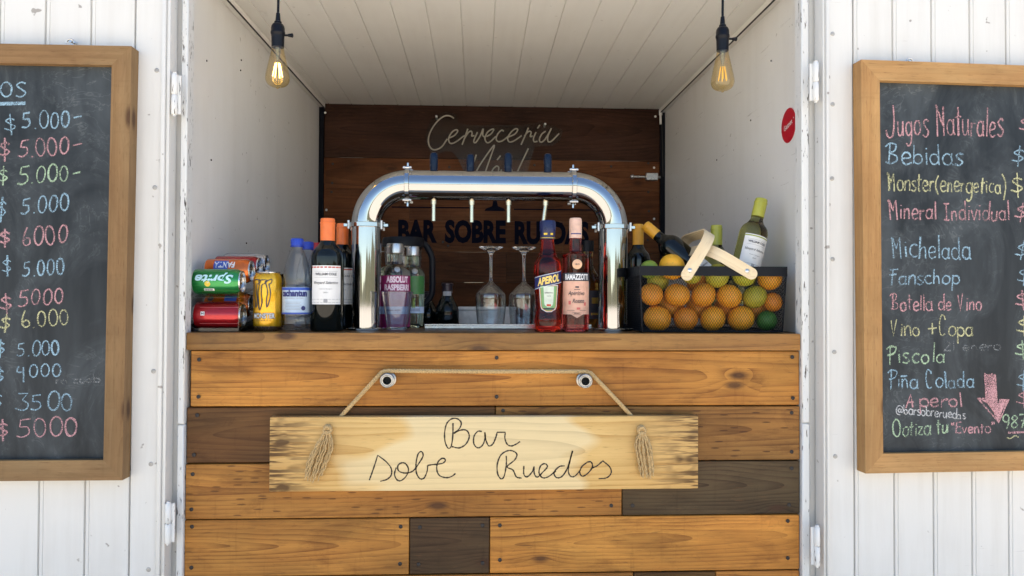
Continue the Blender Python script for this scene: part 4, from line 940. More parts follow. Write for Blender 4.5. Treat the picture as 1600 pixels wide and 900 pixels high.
b = MB(); b.tube([(bxl+tp, BY0+tp, zb0), (bxr-tp, BY0+tp, zb0), (bxr-tp, BY1-tp, zb0), (bxl+tp, BY1-tp, zb0)], .0024, 8, closed=True); b.build('bottom_wire', BMET, bk)
WHAND = wood('pale_bentwood', (.78, .64, .42), (.64, .48, .28), rough=.5, freq=140, pores=.2, knots=0, blotch=.1)
def basket_handle(ax, ay, bx, by, flip):
    Yf, Yk = BY0-t_-.003, BY1+t_+.003; A = at(ax, ay, Yf); B = at(bx, by, Yf); L = (B-A); h = L.length; Ld = L.normalized(); Wd = V((Ld.z, 0, -Ld.x)); w_ = .0320; th = .0042; r = .060
    cen = [(-.014, Yf), (h-r, Yf)]+[(h-r+r*sin(a), Yf+r-r*cos(a)) for a in [pi/2*i/8 for i in range(1, 9)]]+[(h, Yk-r)]+[(h-r+r*cos(a), Yk-r+r*sin(a)) for a in [pi/2*i/8 for i in range(1, 9)]]+[(-.014, Yk)]
    b = MB(); n = len(cen); rows_ = []; uo = 0
    for i, (l, y) in enumerate(cen):
        p, q = cen[max(0, i-1)], cen[min(n-1, i+1)]; t = V((q[0]-p[0], q[1]-p[1])).normalized(); nn = V((t.y, -t.x))   # outward
        if i: uo += V((l-cen[i-1][0], y-cen[i-1][1])).length
        wloc = w_/2
        c = A+Ld*l; c.y = y; N = (Ld*nn.x+V((0, nn.y, 0)))
        if N.y > 0 and i < 3: N = -N
        rows_.append((uo, [c+Wd*s1*wloc+N*s2*th/2 for s1, s2 in ((-1, 1), (1, 1), (1, -1), (-1, -1))]))
    for (ua, a), (ub, c) in zip(rows_, rows_[1:]):
        for k in range(4):
            k2 = (k+1) % 4; f = b.bm.faces.new([b.bm.verts.new(v) for v in (a[k], a[k2], c[k2], c[k])]); f.smooth = k in (0, 2)
            for lp, (uu, vv) in zip(f.loops, ((ua, k), (ua, k2), (ub, k2), (ub, k))): lp[b.uv].uv = (uu, (vv % 2)*.029); lp[b.tint] = (1, 1, 1, 1); lp[b.pp] = (.3+.2*flip, .03, .01, .05)
    for rr_ in (rows_[0], rows_[-1]):   # rounded ends
        c = sum(rr_[1], V())/4
        bb = bmesh.new(); n2 = 12; d = -Ld
        for sgn in (1,):
            front = [bb.verts.new(c+Wd*(cos(a)*w_/2)+d*(sin(a)*w_/2)+V((0, -th/2, 0))) for a in [pi*i/n2 for i in range(n2+1)]]; back = [bb.verts.new(c+Wd*(cos(a)*w_/2)+d*(sin(a)*w_/2)+V((0, th/2, 0))) for a in [pi*i/n2 for i in range(n2+1)]]
            bb.faces.new(front); bb.faces.new(back[::-1])
            for i in range(n2): bb.faces.new((front[i], back[i], back[i+1], front[i+1]))
        bmesh.ops.recalc_face_normals(bb, faces=bb.faces[:]); b.merge(bb, 'x', (1, 1, 1), (.3, .03, .01, .05))
    bmesh.ops.remove_doubles(b.bm, verts=b.bm.verts[:], dist=.00005); o = b.build('handle', WHAND, bk, recalc=True)
    for y, s in ((Yf, -1), (Yk, 1)):
        c = V((A.x, y+s*th/2, A.z)); m = MB(); m.lathe([(.0062, -.001), (.0060, .0012), (.0045, .0026), (0, .003)], 20, M4.Translation(c) @ V((0, s, 0)).to_track_quat('Z', 'Y').to_matrix().to_4x4()); m.build('rivet', ZINC, o)
basket_handle(1077.5, 422.5, 1116, 360, 0); basket_handle(1167, 423.5, 1106, 387, 1)
# fruit: every orange and lime
def peel(name, a, c, sc_):
    t = NT(name); n = t.noise(t.obj(), 18, 3); fine = t.noise(t.obj(), 26, 3, .6); info = t.n('ObjectInfo'); bs = t.ramp(t.noise(t.obj(), 5.5, 5, .7), .60, .68)
    col = t.mix(t.ramp(n, .35, .68), a, c); col = t.mix(t.math('MULTIPLY', bs, .45), col, (.22, .13, .03)); hs = t.n('HueSaturation'); t.l(col, hs.inputs['Color']); t.put(hs.inputs['Hue'], t.math('ADD', .484, t.math('MULTIPLY', info.outputs['Random'], .028))); t.put(hs.inputs['Value'], t.math('ADD', .85, t.math('MULTIPLY', info.outputs['Random'], .3)))
    t.set(Base_Color=hs.outputs[0], Roughness=.38, Subsurface_Weight=.06); t.b.inputs['Subsurface Radius'].default_value = (.01, .004, .001); t.bump(fine, .22, .02); return t.m
OP = peel('orange_peel', (.80, .29, .012), (.66, .33, .018), 1); YP = peel('yellow_green_peel', (.55, .45, .03), (.33, .40, .03), 1); LP = peel('lime_peel', (.12, .27, .02), (.28, .36, .04), 1); DP = peel('dark_lime_peel', (.02, .11, .015), (.05, .16, .02), 1)
fr = [(1027, 497.5, 22, OP, 'orange', 'whole orange in the basket bottom row, first from the steel pipe'), (1071.5, 498, 19.5, OP, 'orange', 'whole orange in the basket bottom row, second from the steel pipe'), (1113.5, 498, 21, OP, 'orange', 'whole orange in the basket bottom row, third from the steel pipe'), (1157.5, 497.5, 21.5, OP, 'orange', 'whole orange in the basket bottom row, beside the dark green lime'), (1198, 501, 16.5, DP, 'lime', 'dark green lime at the right end of the basket bottom row'),
 (1018, 460, 18.5, OP, 'orange', 'whole orange in the basket middle row, first from the steel pipe'), (1058, 461, 20.5, OP, 'orange', 'whole orange in the basket middle row, below the left handle rivet'), (1099, 461, 20, OP, 'orange', 'whole orange in the middle row, halfway between the two handle rivets'), (1139, 463, 19.8, OP, 'orange', 'whole orange in the basket middle row, left of the greenish orange'), (1179, 464, 19.2, OP, 'orange', 'greenish yellow orange in the basket middle row, below the right handle rivet'), (1207.5, 472, 15.8, OP, 'orange', 'small orange at the right end of the basket middle row'),
 (1014.5, 421, 15, LP, 'lime', 'green lime poking above the basket rim beside the steel pipe'), (1050, 417, 21, OP, 'orange', 'bright orange heaped above the basket rim, left of the handle'), (1080.5, 430, 15.5, YP, 'lime', 'yellow-green lime behind the left handle rivet'), (1120.5, 431, 19.5, YP, 'lime', 'yellow-green lime under the rim between the two handles'), (1162, 430, 19, YP, 'lime', 'yellow-green lime under the rim at the right handle rivet'), (1203, 435, 19.5, OP, 'orange', 'yellowish orange under the rim at the right end of the basket')]
fr += [(1049, 478, 20, OP, 'orange', 'orange behind the mesh gap between the first and second bottom-row oranges'), (1092, 479, 20, OP, 'orange', 'orange behind the mesh gap between the second and third bottom-row oranges'), (1135, 480, 20, OP, 'orange', 'orange behind the mesh gap between the third and fourth bottom-row oranges'), (1180, 482, 19, OP, 'orange', 'orange behind the gap left of the dark green lime'), (1028, 440, 17, YP, 'lime', 'yellowish lime behind the mesh, under the bright heaped orange'), (1090, 442, 17, OP, 'orange', 'orange deep in the basket behind the left handle rivet')]
f0 = None
for i, (px, py, r, mat, kind, lab) in enumerate(fr):
    Yf = BY0+.009+r/ppm(.1)+(.052 if i > 16 else 0); rr = r/ppm(Yf); p = at(px, py, Yf)
    if f0 is None:
        f0 = {}
    if kind not in f0:
        b = MB(world=False); b.lathe([(sin(pi*i/20)*(1+.0), -cos(pi*i/20)*.96+(.05*math.exp(-((i-20)/1.6)**2)*-1)) for i in range(21)], 32); me = b.build(kind, mat, None, sharp=0); f0[kind] = me; o = me
    else: o = f0[kind].copy(); COL.objects.link(o)
    o.name = kind; o.material_slots[0].link = 'OBJECT'; o.material_slots[0].material = YP if 'greenish yellow' in lab else mat
    o.scale = (rr*random.uniform(.97, 1.02), rr*random.uniform(.97, 1.02), rr*random.uniform(.93, 1.0)); o.rotation_euler = (random.uniform(-.9, .9), random.uniform(-.9, .9), random.uniform(0, 6)); o.location = p
    tag(o, lab, kind, 'oranges in the wire basket' if kind == 'orange' else 'limes in the wire basket')
# bottles standing and leaning in the basket
WWG = glass('white_wine_glass', (.62, .60, .22), 0, 1.38)
def leaning(name, lab, base, topp, RR, H, cap, mat, strip, lz=(.235, .575), f0=.80, grp=None, spin=0):
    d = (topp-base).normalized(); q = d.to_track_quat('Z', 'Y').to_matrix(); y = V((0, -1, 0)); yl = q.transposed() @ y; a = math.atan2(yl.x, -yl.y)
    rot = (q @ M4.Rotation(a+spin, 3, 'Z')).to_euler(); return wine(name, lab, 0, 0, 0, 0, cap, strip, grp, f0, mat, tuple(base), rot, (RR, H), lz)
t1 = at(1190, 311.5, .175); d = V((.275, .10, 1)).normalized(); H = .305
leaning('white_wine_bottle', 'pale white wine bottle with lime capsule and white label leaning in the basket', t1-d*H, t1, .040, H, LMCAP, WWG, GRNINK, (.30, .62), .82, 'lime-capped white wine bottles')
t1 = at(1119.5, 352, .285); H = .30
leaning('white_wine_bottle', 'white wine bottle with lime capsule standing upright behind the wooden handle', t1-V((0, 0, H)), t1, .038, H, LMCAP, WWG, None, (.3, .6), .80, 'lime-capped white wine bottles')
t1 = at(1008, 352, .29); b1 = at(1098, 428, .21); dd = (t1-b1).normalized()
leaning('red_wine_bottle', 'dark wine bottle lying slantwise on the fruit with a yellow capsule', t1-dd*.30, t1, .037, .30, YLCAP, DKGLASS, REDINK, (.12, .40), .84, 'yellow-capped dark wine bottles')
wine('red_wine_bottle', 'dark wine bottle with yellow capsule standing between the pipe leg and the basket', 997, .385, 38, 350.5, YLCAP, None, 'yellow-capped dark wine bottles')

# ================================================================== CHALKBOARDS
def E_(cx, cy, rx, ry, a0=0, a1=360, n=14):
    return [(cx+rx*cos(R(a0+(a1-a0)*i/n)), cy+ry*sin(R(a0+(a1-a0)*i/n))) for i in range(n+1)]
G = {
 'a': (.46, [E_(.2, .26, .18, .26, 50, 400), [(.38, .54), (.37, .12), (.43, .0)]]),
 'b': (.46, [[(.06, 1), (.05, .0)], E_(.24, .25, .19, .25, 165, -170)]),
 'c': (.42, [E_(.24, .27, .2, .27, 50, 310)]),
 'd': (.48, [E_(.2, .26, .18, .26, 50, 400), [(.41, 1.02), (.39, .1), (.44, .0)]]),
 'e': (.44, [[(.05, .26), (.36, .32), (.33, .5), (.18, .55), (.06, .38), (.07, .12), (.2, .0), (.4, .08)]]),
 'g': (.46, [E_(.2, .26, .18, .26, 50, 400), [(.39, .54), (.39, .0), (.34, -.3), (.18, -.42), (.05, -.3)]]),
 'h': (.44, [[(.06, 1), (.05, .0)], [(.05, .3), (.18, .52), (.32, .48), (.36, .0)]]),
 'i': (.18, [[(.08, .52), (.08, .0)], [(.08, .70), (.09, .74)]]),
 'l': (.18, [[(.08, 1.02), (.09, .0)]]),
 'n': (.44, [[(.06, .54), (.05, .0)], [(.05, .3), (.2, .54), (.33, .46), (.36, .0)]]),
 'o': (.46, [E_(.22, .27, .19, .27, 80, 450)]),
 'p': (.46, [[(.07, .54), (.05, -.42)], E_(.24, .27, .18, .25, 165, -160)]),
 'r': (.34, [[(.06, .54), (.05, .0)], [(.05, .3), (.17, .5), (.32, .5)]]),
 's': (.38, [[(.34, .5), (.2, .56), (.07, .44), (.2, .29), (.33, .15), (.2, .0), (.02, .07)]]),
 't': (.34, [[(.16, .92), (.15, .08), (.22, .0)], [(.0, .6), (.33, .62)]]),
 'u': (.46, [[(.05, .54), (.06, .12), (.18, .0), (.31, .12), (.36, .54)], [(.37, .54), (.38, .0)]]),
 'v': (.40, [[(.03, .54), (.18, .0), (.18, .0), (.36, .56)]]),
 'z': (.40, [[(.03, .52), (.34, .52), (.34, .52), (.03, .02), (.03, .02), (.37, .0)]]),
 'ñ': (.44, [[(.06, .54), (.05, .0)], [(.05, .3), (.2, .54), (.33, .46), (.36, .0)], [(.03, .74), (.38, .76)]]),
 'J': (.62, [[(.36, 1.05), (.44, .5), (.40, .05), (.22, -.06), (.05, .05), (.02, .22)]]),
 'N': (.62, [[(.08, .98), (.10, .0)], [(.02, 1.05), (.12, .9), (.40, .35), (.40, .35), (.44, 1.0)], [(.44, 1.0), (.46, .02)]]),
 'B': (.60, [[(.16, 1.0), (.14, .0)], [(-.04, .86), (.15, 1.02), (.4, .95), (.36, .66), (.16, .54), (.44, .40), (.46, .14), (.2, .0), (.0, .1)]]),
 'M': (.66, [[(.08, .98), (.14, .0)], [(.02, .92), (.10, .98), (.28, .45), (.28, .45), (.46, 1.0), (.46, 1.0), (.52, .0)]]),
 'I': (.40, [[(.2, .96), (.2, .02)], [(.03, .96), (.38, .98)], [(.02, .02), (.36, .0)]]),
 'F': (.46, [[(.16, .95), (.15, -.15)], [(-.02, .94), (.44, .99)], [(.0, .60), (.38, .66)]]),
 'V': (.50, [[(.03, .98), (.14, .0), (.14, .0), (.36, 1.05)]]),
 'P': (.50, [[(.14, .98), (.18, -.12)], [(-.04, .84), (.12, 1.0), (.42, .92), (.38, .62), (.14, .46), (.02, .48)]]),
 'C': (.50, [[(.30, 1.12), (.16, 1.2), (.05, .9), (.06, .3), (.18, .0), (.36, .1)], [(.30, 1.12), (.34, .92)]]),
 'O': (.62, [E_(.28, .5, .24, .5, 60, 430)]),
 'A': (.60, [[(.05, -.02), (.22, .98), (.22, .98), (.40, .02)], [(.08, .38), (.40, .42)]]),
 'E': (.50, [[(.42, .98), (.08, .94), (.08, .94), (.08, .04), (.08, .04), (.46, .02)], [(.06, .52), (.38, .54)]]),
 'S': (.56, [[(.46, .92), (.26, 1.0), (.08, .8), (.26, .54), (.46, .28), (.26, .0), (.04, .1)]]),
 '0': (.50, [E_(.23, .5, .19, .5, 75, 440)]),
 '2': (.5, [[(.05, .78), (.2, 1.0), (.38, .84), (.3, .5), (.02, .03), (.02, .03), (.44, .02)]]),
 '3': (.52, [[(.06, .95), (.40, .95), (.40, .95), (.22, .58), (.22, .58), (.44, .36), (.38, .06), (.2, .0), (-.02, .12)]]),
 '4': (.52, [[(.14, 1.0), (.04, .52), (.36, .5)], [(.36, .9), (.34, -.35)]]),
 '5': (.54, [[(.48, .98), (.16, .92), (.16, .92), (.12, .55), (.12, .55), (.38, .52), (.42, .2), (.22, .0), (.0, .06)]]),
 '6': (.48, [[(.22, 1.02), (.10, .6), (.06, .2), (.2, .0), (.38, .1), (.36, .36), (.2, .42), (.08, .24)]]),
 '7': (.48, [[(.04, .96), (.42, .98), (.42, .98), (.18, .0)], [(.12, .5), (.38, .52)]]),
 '8': (.48, [[(.22, .54), (.06, .76), (.22, 1.0), (.38, .78), (.22, .54), (.04, .24), (.22, .0), (.42, .24), (.22, .54)]]),
 '9': (.48, [E_(.22, .72, .17, .27, 20, 380), [(.39, .8), (.36, .3), (.24, -.06)]]),
 '.': (.20, [[(.07, .03), (.09, .0), (.10, .04)]]), '-': (.5, [[(.08, .50), (.46, .58)]]),
 '$': (.50, [[(.42, .74), (.26, .84), (.1, .68), (.24, .50), (.4, .32), (.24, .12), (.02, .2)], [(.27, 1.12), (.24, -.22)]]),
 '+': (.56, [[(.24, .78), (.26, .1)], [(.0, .42), (.46, .46)]]),
 '(': (.34, [[(.30, 1.02), (.10, .6), (.12, .2), (.30, -.14)]]), ')': (.34, [[(.04, 1.05), (.22, .7), (.24, .3), (.08, -.35)]]),
 '"': (.34, [[(.08, 1.0), (.10, .74)], [(.22, 1.0), (.22, .74)]]),
 '@': (.80, [E_(.36, .34, .13, .16, 60, 400), [(.50, .5), (.50, .24), (.62, .2), (.68, .45), (.5, .78), (.2, .74), (.04, .4), (.14, .02), (.44, -.06)]]),
 ' ': (.34, [])}
CHK = {k: chalk('chalk_'+k, c) for k, c in dict(pink=(.66, .36, .38), blue=(.36, .55, .68), yellow=(.66, .64, .36), green=(.46, .62, .42), white=(.62, .63, .64)).items()}
CHK['ghost'] = chalk('chalk_ghost', (.30, .32, .33), .42)
rng = random.Random(11)
def write(board, fr, n, tx, x0, x1, yb0, yb1, cap, col, w=3.3, twice=.55):
    """a line of handwriting: pixel extents give its place on the board"""
    strokes, x = [], 0
    for ch in tx:
        wd, st = G[ch]; k = 1+rng.uniform(-.11, .11); sl = rng.uniform(-.07, .07); dy = rng.uniform(-.05, .05)
        for s in st: strokes.append([(x+p[0]*k+p[1]*sl, p[1]*k+dy) if isinstance(p, tuple) else p for p in s])
        x += wd+.035
    xs = [p[0] for s in strokes for p in s]; lo, hi = min(xs), max(xs); b = MB(fr.M)
    def P(u, v):
        t = (u-lo)/(hi-lo); q = fr.px(x0+(x1-x0)*t, yb0+(yb1-yb0)*t-v*cap, n); return q
    sc_ = 1/ppm(0)
    for s in strokes:
        for rep in range(2 if rng.random() < twice else 1):
            pts = [P(*p) for p in smooth([(V(p)+V((rng.uniform(-.012, .012), rng.uniform(-.012, .012)))*(1 if rep else .4)).to_tuple() if i and tuple(s[i-1]) != tuple(p) and (i+1 >= len(s) or tuple(s[i+1]) != tuple(p)) else p for i, p in enumerate(s)], 5)]
            o = rng.uniform(-.0012, .0012) if rep else 0
            b.ribbon([(q.x+o, q.z+o) for q in pts], w*sc_*(rng.uniform(.75, 1.1)), lambda u, v: (u, n-.0006-.0002*rep, v), .22)
    return b.build('chalk_writing', CHK[col], board, sharp=0)
def slate():
    t = NT('slate_chalkboard'); n1 = t.noise(t.obj((1.6, 1.6, .9)), 3.2, 5, .62, 1.2); n2 = t.noise(t.obj((14, 14, 2.0)), 1, 4, .6); n3 = t.noise(t.obj((3, 3, 3)), 2.5, 4, .6, 3.0)
    f = t.math('ADD', t.math('MULTIPLY', t.ramp(n1, .42, .70), .8), t.math('MULTIPLY', t.ramp(n2, .42, .75), .4)); sw = t.math('MULTIPLY', t.ramp(t.math('ABSOLUTE', t.math('SUBTRACT', n3, .5)), 0, .018, 1, 0), t.ramp(n1, .45, .7))
    c = t.mix(f, (.0105, .0150, .0190), (.066, .078, .086)); c = t.mix(t.math('MULTIPLY', sw, .42), c, (.20, .22, .22))
    t.set(Base_Color=c, Roughness=t.ramp(n1, .3, .7, .5, .65), Specular_IOR_Level=.3); return t.m
SLATE = slate()
def chalkboard(lab, fr, outer, inner, far, side, ftint=(1, 1, 1)):
    """outer/inner: (top corner px, bottom corner px) of the near edge; far: local x of the unseen edge"""
    nf, ns = -.040, -.022
    ot, ob = fr.px(*outer[0], nf), fr.px(*outer[1], nf); it, ib = fr.px(*inner[0], nf), fr.px(*inner[1], nf)
    fw = abs(it.x-ot.x); x_far = far; sg = 1 if x_far > ot.x else -1
    q = [(ot.x, ot.z), (x_far, ot.z), (x_far, ob.z), (ob.x, ob.z)]; r = [(it.x, it.z), (x_far-sg*fw, it.z), (x_far-sg*fw, ib.z), (ib.x, ib.z)]
    c = fr.M @ V(((ot.x+x_far)/2, nf/2, ob.z)); root = thing('chalkboard', lab, 'chalkboard', c, None, 'chalk menu boards on the doors')
    b = MB(fr.M); sd_ = [.2, .6, .4, .8]
    for i in range(4):
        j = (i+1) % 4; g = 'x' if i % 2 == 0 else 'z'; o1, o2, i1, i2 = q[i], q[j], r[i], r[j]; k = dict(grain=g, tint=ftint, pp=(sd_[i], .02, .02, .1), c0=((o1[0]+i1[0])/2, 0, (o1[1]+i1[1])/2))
        f3 = lambda p, n: (p[0], n, p[1])
        e = .0004
        b.quad([f3(o1, nf), f3(o2, nf), f3(i2, nf), f3(i1, nf)], **k); b.quad([f3(o1, -.001), f3(o2, -.001), f3(o2, nf), f3(o1, nf)], **k)
        b.quad([f3(i1, nf), f3(i2, nf), f3(i2, ns+.004), f3(i1, ns+.004)], **k); b.quad([f3(o1, -.001), f3(i1, -.001), f3(i2, -.001), f3(o2, -.001)], **k)
    o = b.build('frame', W_FRAME, root, sharp=20)
    bv = o.modifiers.new('edge', 'BEVEL'); bv.width = .0015; bv.segments = 2
    b = MB(fr.M); m = .004
    xs = sorted((r[0][0], r[1][0])); lx = min(r[0][0], r[3][0]) if sg > 0 else r[1][0]; hx = max(r[0][0], r[3][0]) if sg < 0 else r[1][0]
    b.box(min(lx, hx)-m, max(lx, hx)+m, ns, ns+.006, ib.z-m, it.z+m); bd = b.build('slate', SLATE, root)
    return root, bd, ns
def hanger(fr, x, y, root):
    p = fr.px(x, y, -.020); b = MB(fr.M); b.box(p.x-.006, p.x+.006, -.004, -.0005, p.z-.012, p.z+.004); b.tube([(p.x+.010*cos(a), -.020, p.z-.004+.010*sin(a)) for a in [pi*i/8 for i in range(9)]], .0022, 8); b.cyl((p.x, -.02, p.z+.002), (p.x, -.0008, p.z+.002), .003); b.build('hanging_ring', ZINC, root)
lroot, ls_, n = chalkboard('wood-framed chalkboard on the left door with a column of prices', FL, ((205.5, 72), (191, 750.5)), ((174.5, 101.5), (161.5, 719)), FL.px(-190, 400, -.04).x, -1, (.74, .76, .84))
hanger(FL, 110, 65, lroot)
for tx, x0, x1, y0, y1, cap, col in (('OS', 2, 40, 152, 152, 23, 'blue'), ('$', 7, 24, 205, 205, 26, 'blue'), ('5.000-', 34, 128, 201, 198, 26, 'blue'), ('$', -2, 15, 246, 246, 25, 'pink'), ('5.000-', 28, 128, 245, 240, 26, 'pink'), ('$', -4, 12, 286, 286, 22, 'green'), ('5.000-', 27, 126, 288, 282, 26, 'green'),
    ('$', -6, 10, 340, 340, 30, 'blue'), ('5.000', 32, 107, 335, 329, 26, 'blue'), ('$', -2, 15, 382, 382, 22, 'pink'), ('6000', 36, 105, 383, 380, 29, 'pink'), ('$', 3, 17, 428, 428, 26, 'blue'), ('5.000', 35, 100, 432, 429, 25, 'blue'), ('$', 0, 17, 485, 485, 26, 'pink'), ('5000', 28, 98, 479, 473, 25, 'pink'),
    ('$', -1, 16, 515, 515, 22, 'yellow'), ('6.000', 35, 106, 512, 508, 24, 'yellow'), ('$', -8, 7, 555, 555, 22, 'blue'), ('5.000', 26, 92, 556, 554, 22, 'blue'), ('$', -9, 6, 597, 597, 22, 'blue'), ('4000', 27, 95, 590, 588, 20, 'blue'), ('$', -12, 3, 640, 640, 24, 'blue'), ('3500', 24, 112, 642, 640, 27, 'blue'), ('$', -5, 12, 682, 682, 28, 'pink'), ('5000', 26, 120, 683, 680, 28, 'pink')):
    write(ls_, FL, n, tx, x0, x1, y0, y1, cap, col, 2.15)
b = MB(FL.M)
for k in range(3):
    b.ribbon([(q.x, q.z) for q in [FL.px(x, 160.5+k*1.3+(x-20)*-.02, n) for x in range(-4, 42, 4)]], .0045, lambda u, v: (u, n-.0007-k*.0001, v), .2)
b.build('chalk_underline', CHK['blue'], ls_, sharp=0)
write(ls_, FL, n, 'ro cuab', 88, 156, 600, 597, 12, 'ghost', 2.2, 0)
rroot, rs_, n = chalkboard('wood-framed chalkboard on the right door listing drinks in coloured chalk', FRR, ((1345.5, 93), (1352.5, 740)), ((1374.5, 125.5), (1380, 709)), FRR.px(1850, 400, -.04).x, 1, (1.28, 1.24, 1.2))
hanger(FRR, 1421, 95, rroot)
for tx, x0, x1, y0, y1, cap, col in (('Jugos Naturales', 1385, 1567, 212, 213, 44, 'pink'), ('Bebidas', 1383, 1505, 257, 258, 32, 'blue'), ('Monster(energetica)', 1386, 1571, 298, 302, 28, 'yellow'), ('Mineral Individual', 1387, 1576, 342, 345, 29, 'pink'), ('Michelada', 1392, 1517, 402, 405, 34, 'blue'), ('Fanschop', 1390, 1499, 444, 444, 24, 'blue'), ('Botella de Vino', 1390, 1533, 485, 485, 25, 'pink'),
    ('Vino +Copa', 1392, 1520, 526, 524, 26, 'yellow'), ('Piscola', 1385, 1475, 568, 566, 28, 'green'), ('Piña Colada', 1387, 1522, 606, 606, 26, 'blue'), ('Aperol', 1415, 1502, 636, 635, 23, 'pink'), ('@barsobreruedas', 1400, 1508, 646, 655, 15, 'white'), ('Ootiza tu', 1395, 1480, 683, 677, 25, 'green'), ('"Evento"', 1487, 1553, 677, 676, 17, 'pink'), ('987', 1567, 1603, 669, 668, 20, 'green'),
    ('$', 1592, 1610, 205, 205, 22, 'pink'), ('$', 1580, 1600, 255, 255, 22, 'blue'), ('$', 1579, 1597, 302, 302, 27, 'yellow'), ('$', 1585, 1604, 341, 341, 24, 'pink'), ('$', 1585, 1606, 402, 402, 24, 'blue'), ('$', 1589, 1608, 442, 442, 24, 'blue'), ('$', 1586, 1606, 480, 480, 23, 'pink'), ('$', 1588, 1608, 519, 519, 25, 'yellow'), ('$', 1586, 1606, 556, 556, 22, 'green'), ('$', 1588, 1607, 604, 604, 26, 'blue'), ('$', 1588, 1608, 633, 633, 22, 'pink')):
    write(rs_, FRR, n, tx, x0, x1, y0, y1, cap, col, 1.7 if col == 'white' else 2.2)
write(rs_, FRR, n, '21 enero'.replace('1', 'l'), 1474, 1563, 548, 547, 15, 'ghost', 2.0, 0)
b = MB(FRR.M); k = 0
def ar(x, y): q = FRR.px(x, y, n); return (q.x, q.z)
for i in range(17):
    f = i/16; xa = 1538+16*f; b.ribbon([ar(xa+rng.uniform(-.6, .6), 585+rng.uniform(-3, 3)), ar(xa+2+rng.uniform(-.6, .6), 628+rng.uniform(-3, 3))], .0042, lambda u, v: (u, n-.0008-i*.00002, v), .3)
for i in range(34):
    f = i/33; xt, yt = 1527+48*f, 622+2*f+(6 if .3 < f < .7 else 0); xe = 1559+rng.uniform(-2, 2); ye = 659-abs(f-.62)*40+rng.uniform(-2, 2)
    b.ribbon([ar(xt, yt), ar(xt+(xe-xt)*.5+rng.uniform(-1, 1), yt+(ye-yt)*.55), ar(xt+(xe-xt)*.82, ye-2)], .0042, lambda u, v: (u, n-.0008-i*.00002, v), .3)
for s in ([(1538, 586), (1542, 627), (1542, 627), (1527, 622), (1527, 622), (1560, 660), (1560, 660), (1575, 624), (1575, 624), (1557, 628), (1557, 628), (1554, 585)],): b.ribbon([ar(*p) for p in smooth(s, 3)], .0055, lambda u, v: (u, n-.0015, v), .2)
b.build('chalk_arrow', CHK['pink'], rs_, sharp=0)
b = MB(FRR.M)
b.ribbon([ar(x, 676-(x-1575)*.04) for x in range(1575, 1606, 3)], .0055, lambda u, v: (u, n-.0007, v), .3); b.build('chalk_underline', CHK['pink'], rs_, sharp=0)
b = MB(FRR.M); b.ribbon([ar(x, 683+2.2*sin((x-1573)/2.8)) for x in range(1573, 1592)], .003, lambda u, v: (u, n-.0007, v), .2); b.build('chalk_tilde', CHK['yellow'], rs_, sharp=0)

# ================================================================== NEON SIGN, LAMPS, STICKER, CABLES
NY = YB-.045
def np_(x, y, Y=NY): return at(650+x*.15, 160+y*.15, Y)
nc = np_(800, 800); neon = thing('neon_sign', 'unlit script neon sign on a clear panel fixed to the dark back wall', 'neon sign', (nc.x, NY, nc.z))
NE = [[(395, 165), (350, 140), (290, 145), (220, 200), (160, 285), (130, 370), (135, 440), (165, 485), (210, 492), (270, 460), (325, 380)],
 [(345, 370), (400, 345), (435, 300), (415, 285), (375, 310), (340, 370), (350, 420), (385, 425), (440, 395), (490, 355), (515, 345)], [(540, 275), (510, 360), (480, 440)], [(505, 375), (545, 315), (575, 300), (585, 325), (580, 350), (608, 345)],
 [(640, 310), (602, 400), (622, 418), (668, 350), (700, 275), (695, 340), (720, 365)], [(735, 355), (780, 330), (810, 285), (790, 280), (745, 310), (718, 370), (735, 415), (770, 412), (830, 355)],
 [(915, 300), (890, 290), (850, 330), (835, 380), (855, 408), (900, 400), (960, 355)], [(965, 360), (1030, 330), (1060, 285), (1035, 275), (990, 310), (955, 370), (970, 410), (1010, 405), (1060, 375), (1100, 345)],
 [(1170, 265), (1135, 350), (1095, 440)], [(1130, 350), (1170, 305), (1200, 310), (1190, 355), (1215, 350)], [(1250, 310), (1225, 370), (1230, 410), (1265, 405)], [(1290, 235), (1265, 270)],
 [(1350, 300), (1310, 330), (1285, 385), (1300, 415), (1340, 390), (1390, 310), (1410, 270), (1410, 270), (1375, 350), (1375, 405), (1410, 405), (1490, 325)],
 [(628, 545), (560, 760)], [(600, 790), (630, 715), (700, 600), (800, 460), (815, 460), (780, 560), (720, 740), (725, 800)], [(880, 555), (845, 600)], [(840, 660), (800, 700), (775, 770), (800, 800), (850, 740), (862, 680), (840, 660)], [(890, 700), (875, 780), (910, 790), (960, 700)], [(1000, 700), (975, 790)], [(1170, 480), (1060, 715), (1045, 790), (1075, 795)]]
b = MB()
for s in NE: b.tube([np_(p.x, p.y, NY-.007) for p in smooth(s, 5)], .0033, 7)
b.build('tube_script', pm('unlit_neon_tube', (.40, .36, .29), .35), neon)
out = [(95, 330), (150, 190), (290, 95), (420, 120), (440, 215), (560, 235), (700, 240), (1080, 235), (1230, 215), (1300, 190), (1370, 235), (1440, 245), (1530, 300), (1500, 400), (1420, 450), (1240, 460), (1200, 580), (1130, 830), (560, 830), (440, 600), (420, 560), (370, 510), (300, 510), (230, 535), (150, 520), (105, 430)]
pl = [np_(*p) for p in out]; b = MB(); b.prism([(p.x, p.z) for p in pl], NY-.002, NY+.002, 'y'); b.build('clear_panel', thin('smoky_acrylic', (.88, .88, .86), .25, .012, .25), neon, sharp=20)
for x, y in ((213, 147), (1345, 228), (600, 800), (1110, 790)):
    b = MB(); p = np_(x, y); b.cyl((p.x, NY-.006, p.z), (p.x, YB-.0005, p.z), .005, seg=12); b.build('standoff', ZINC, neon)

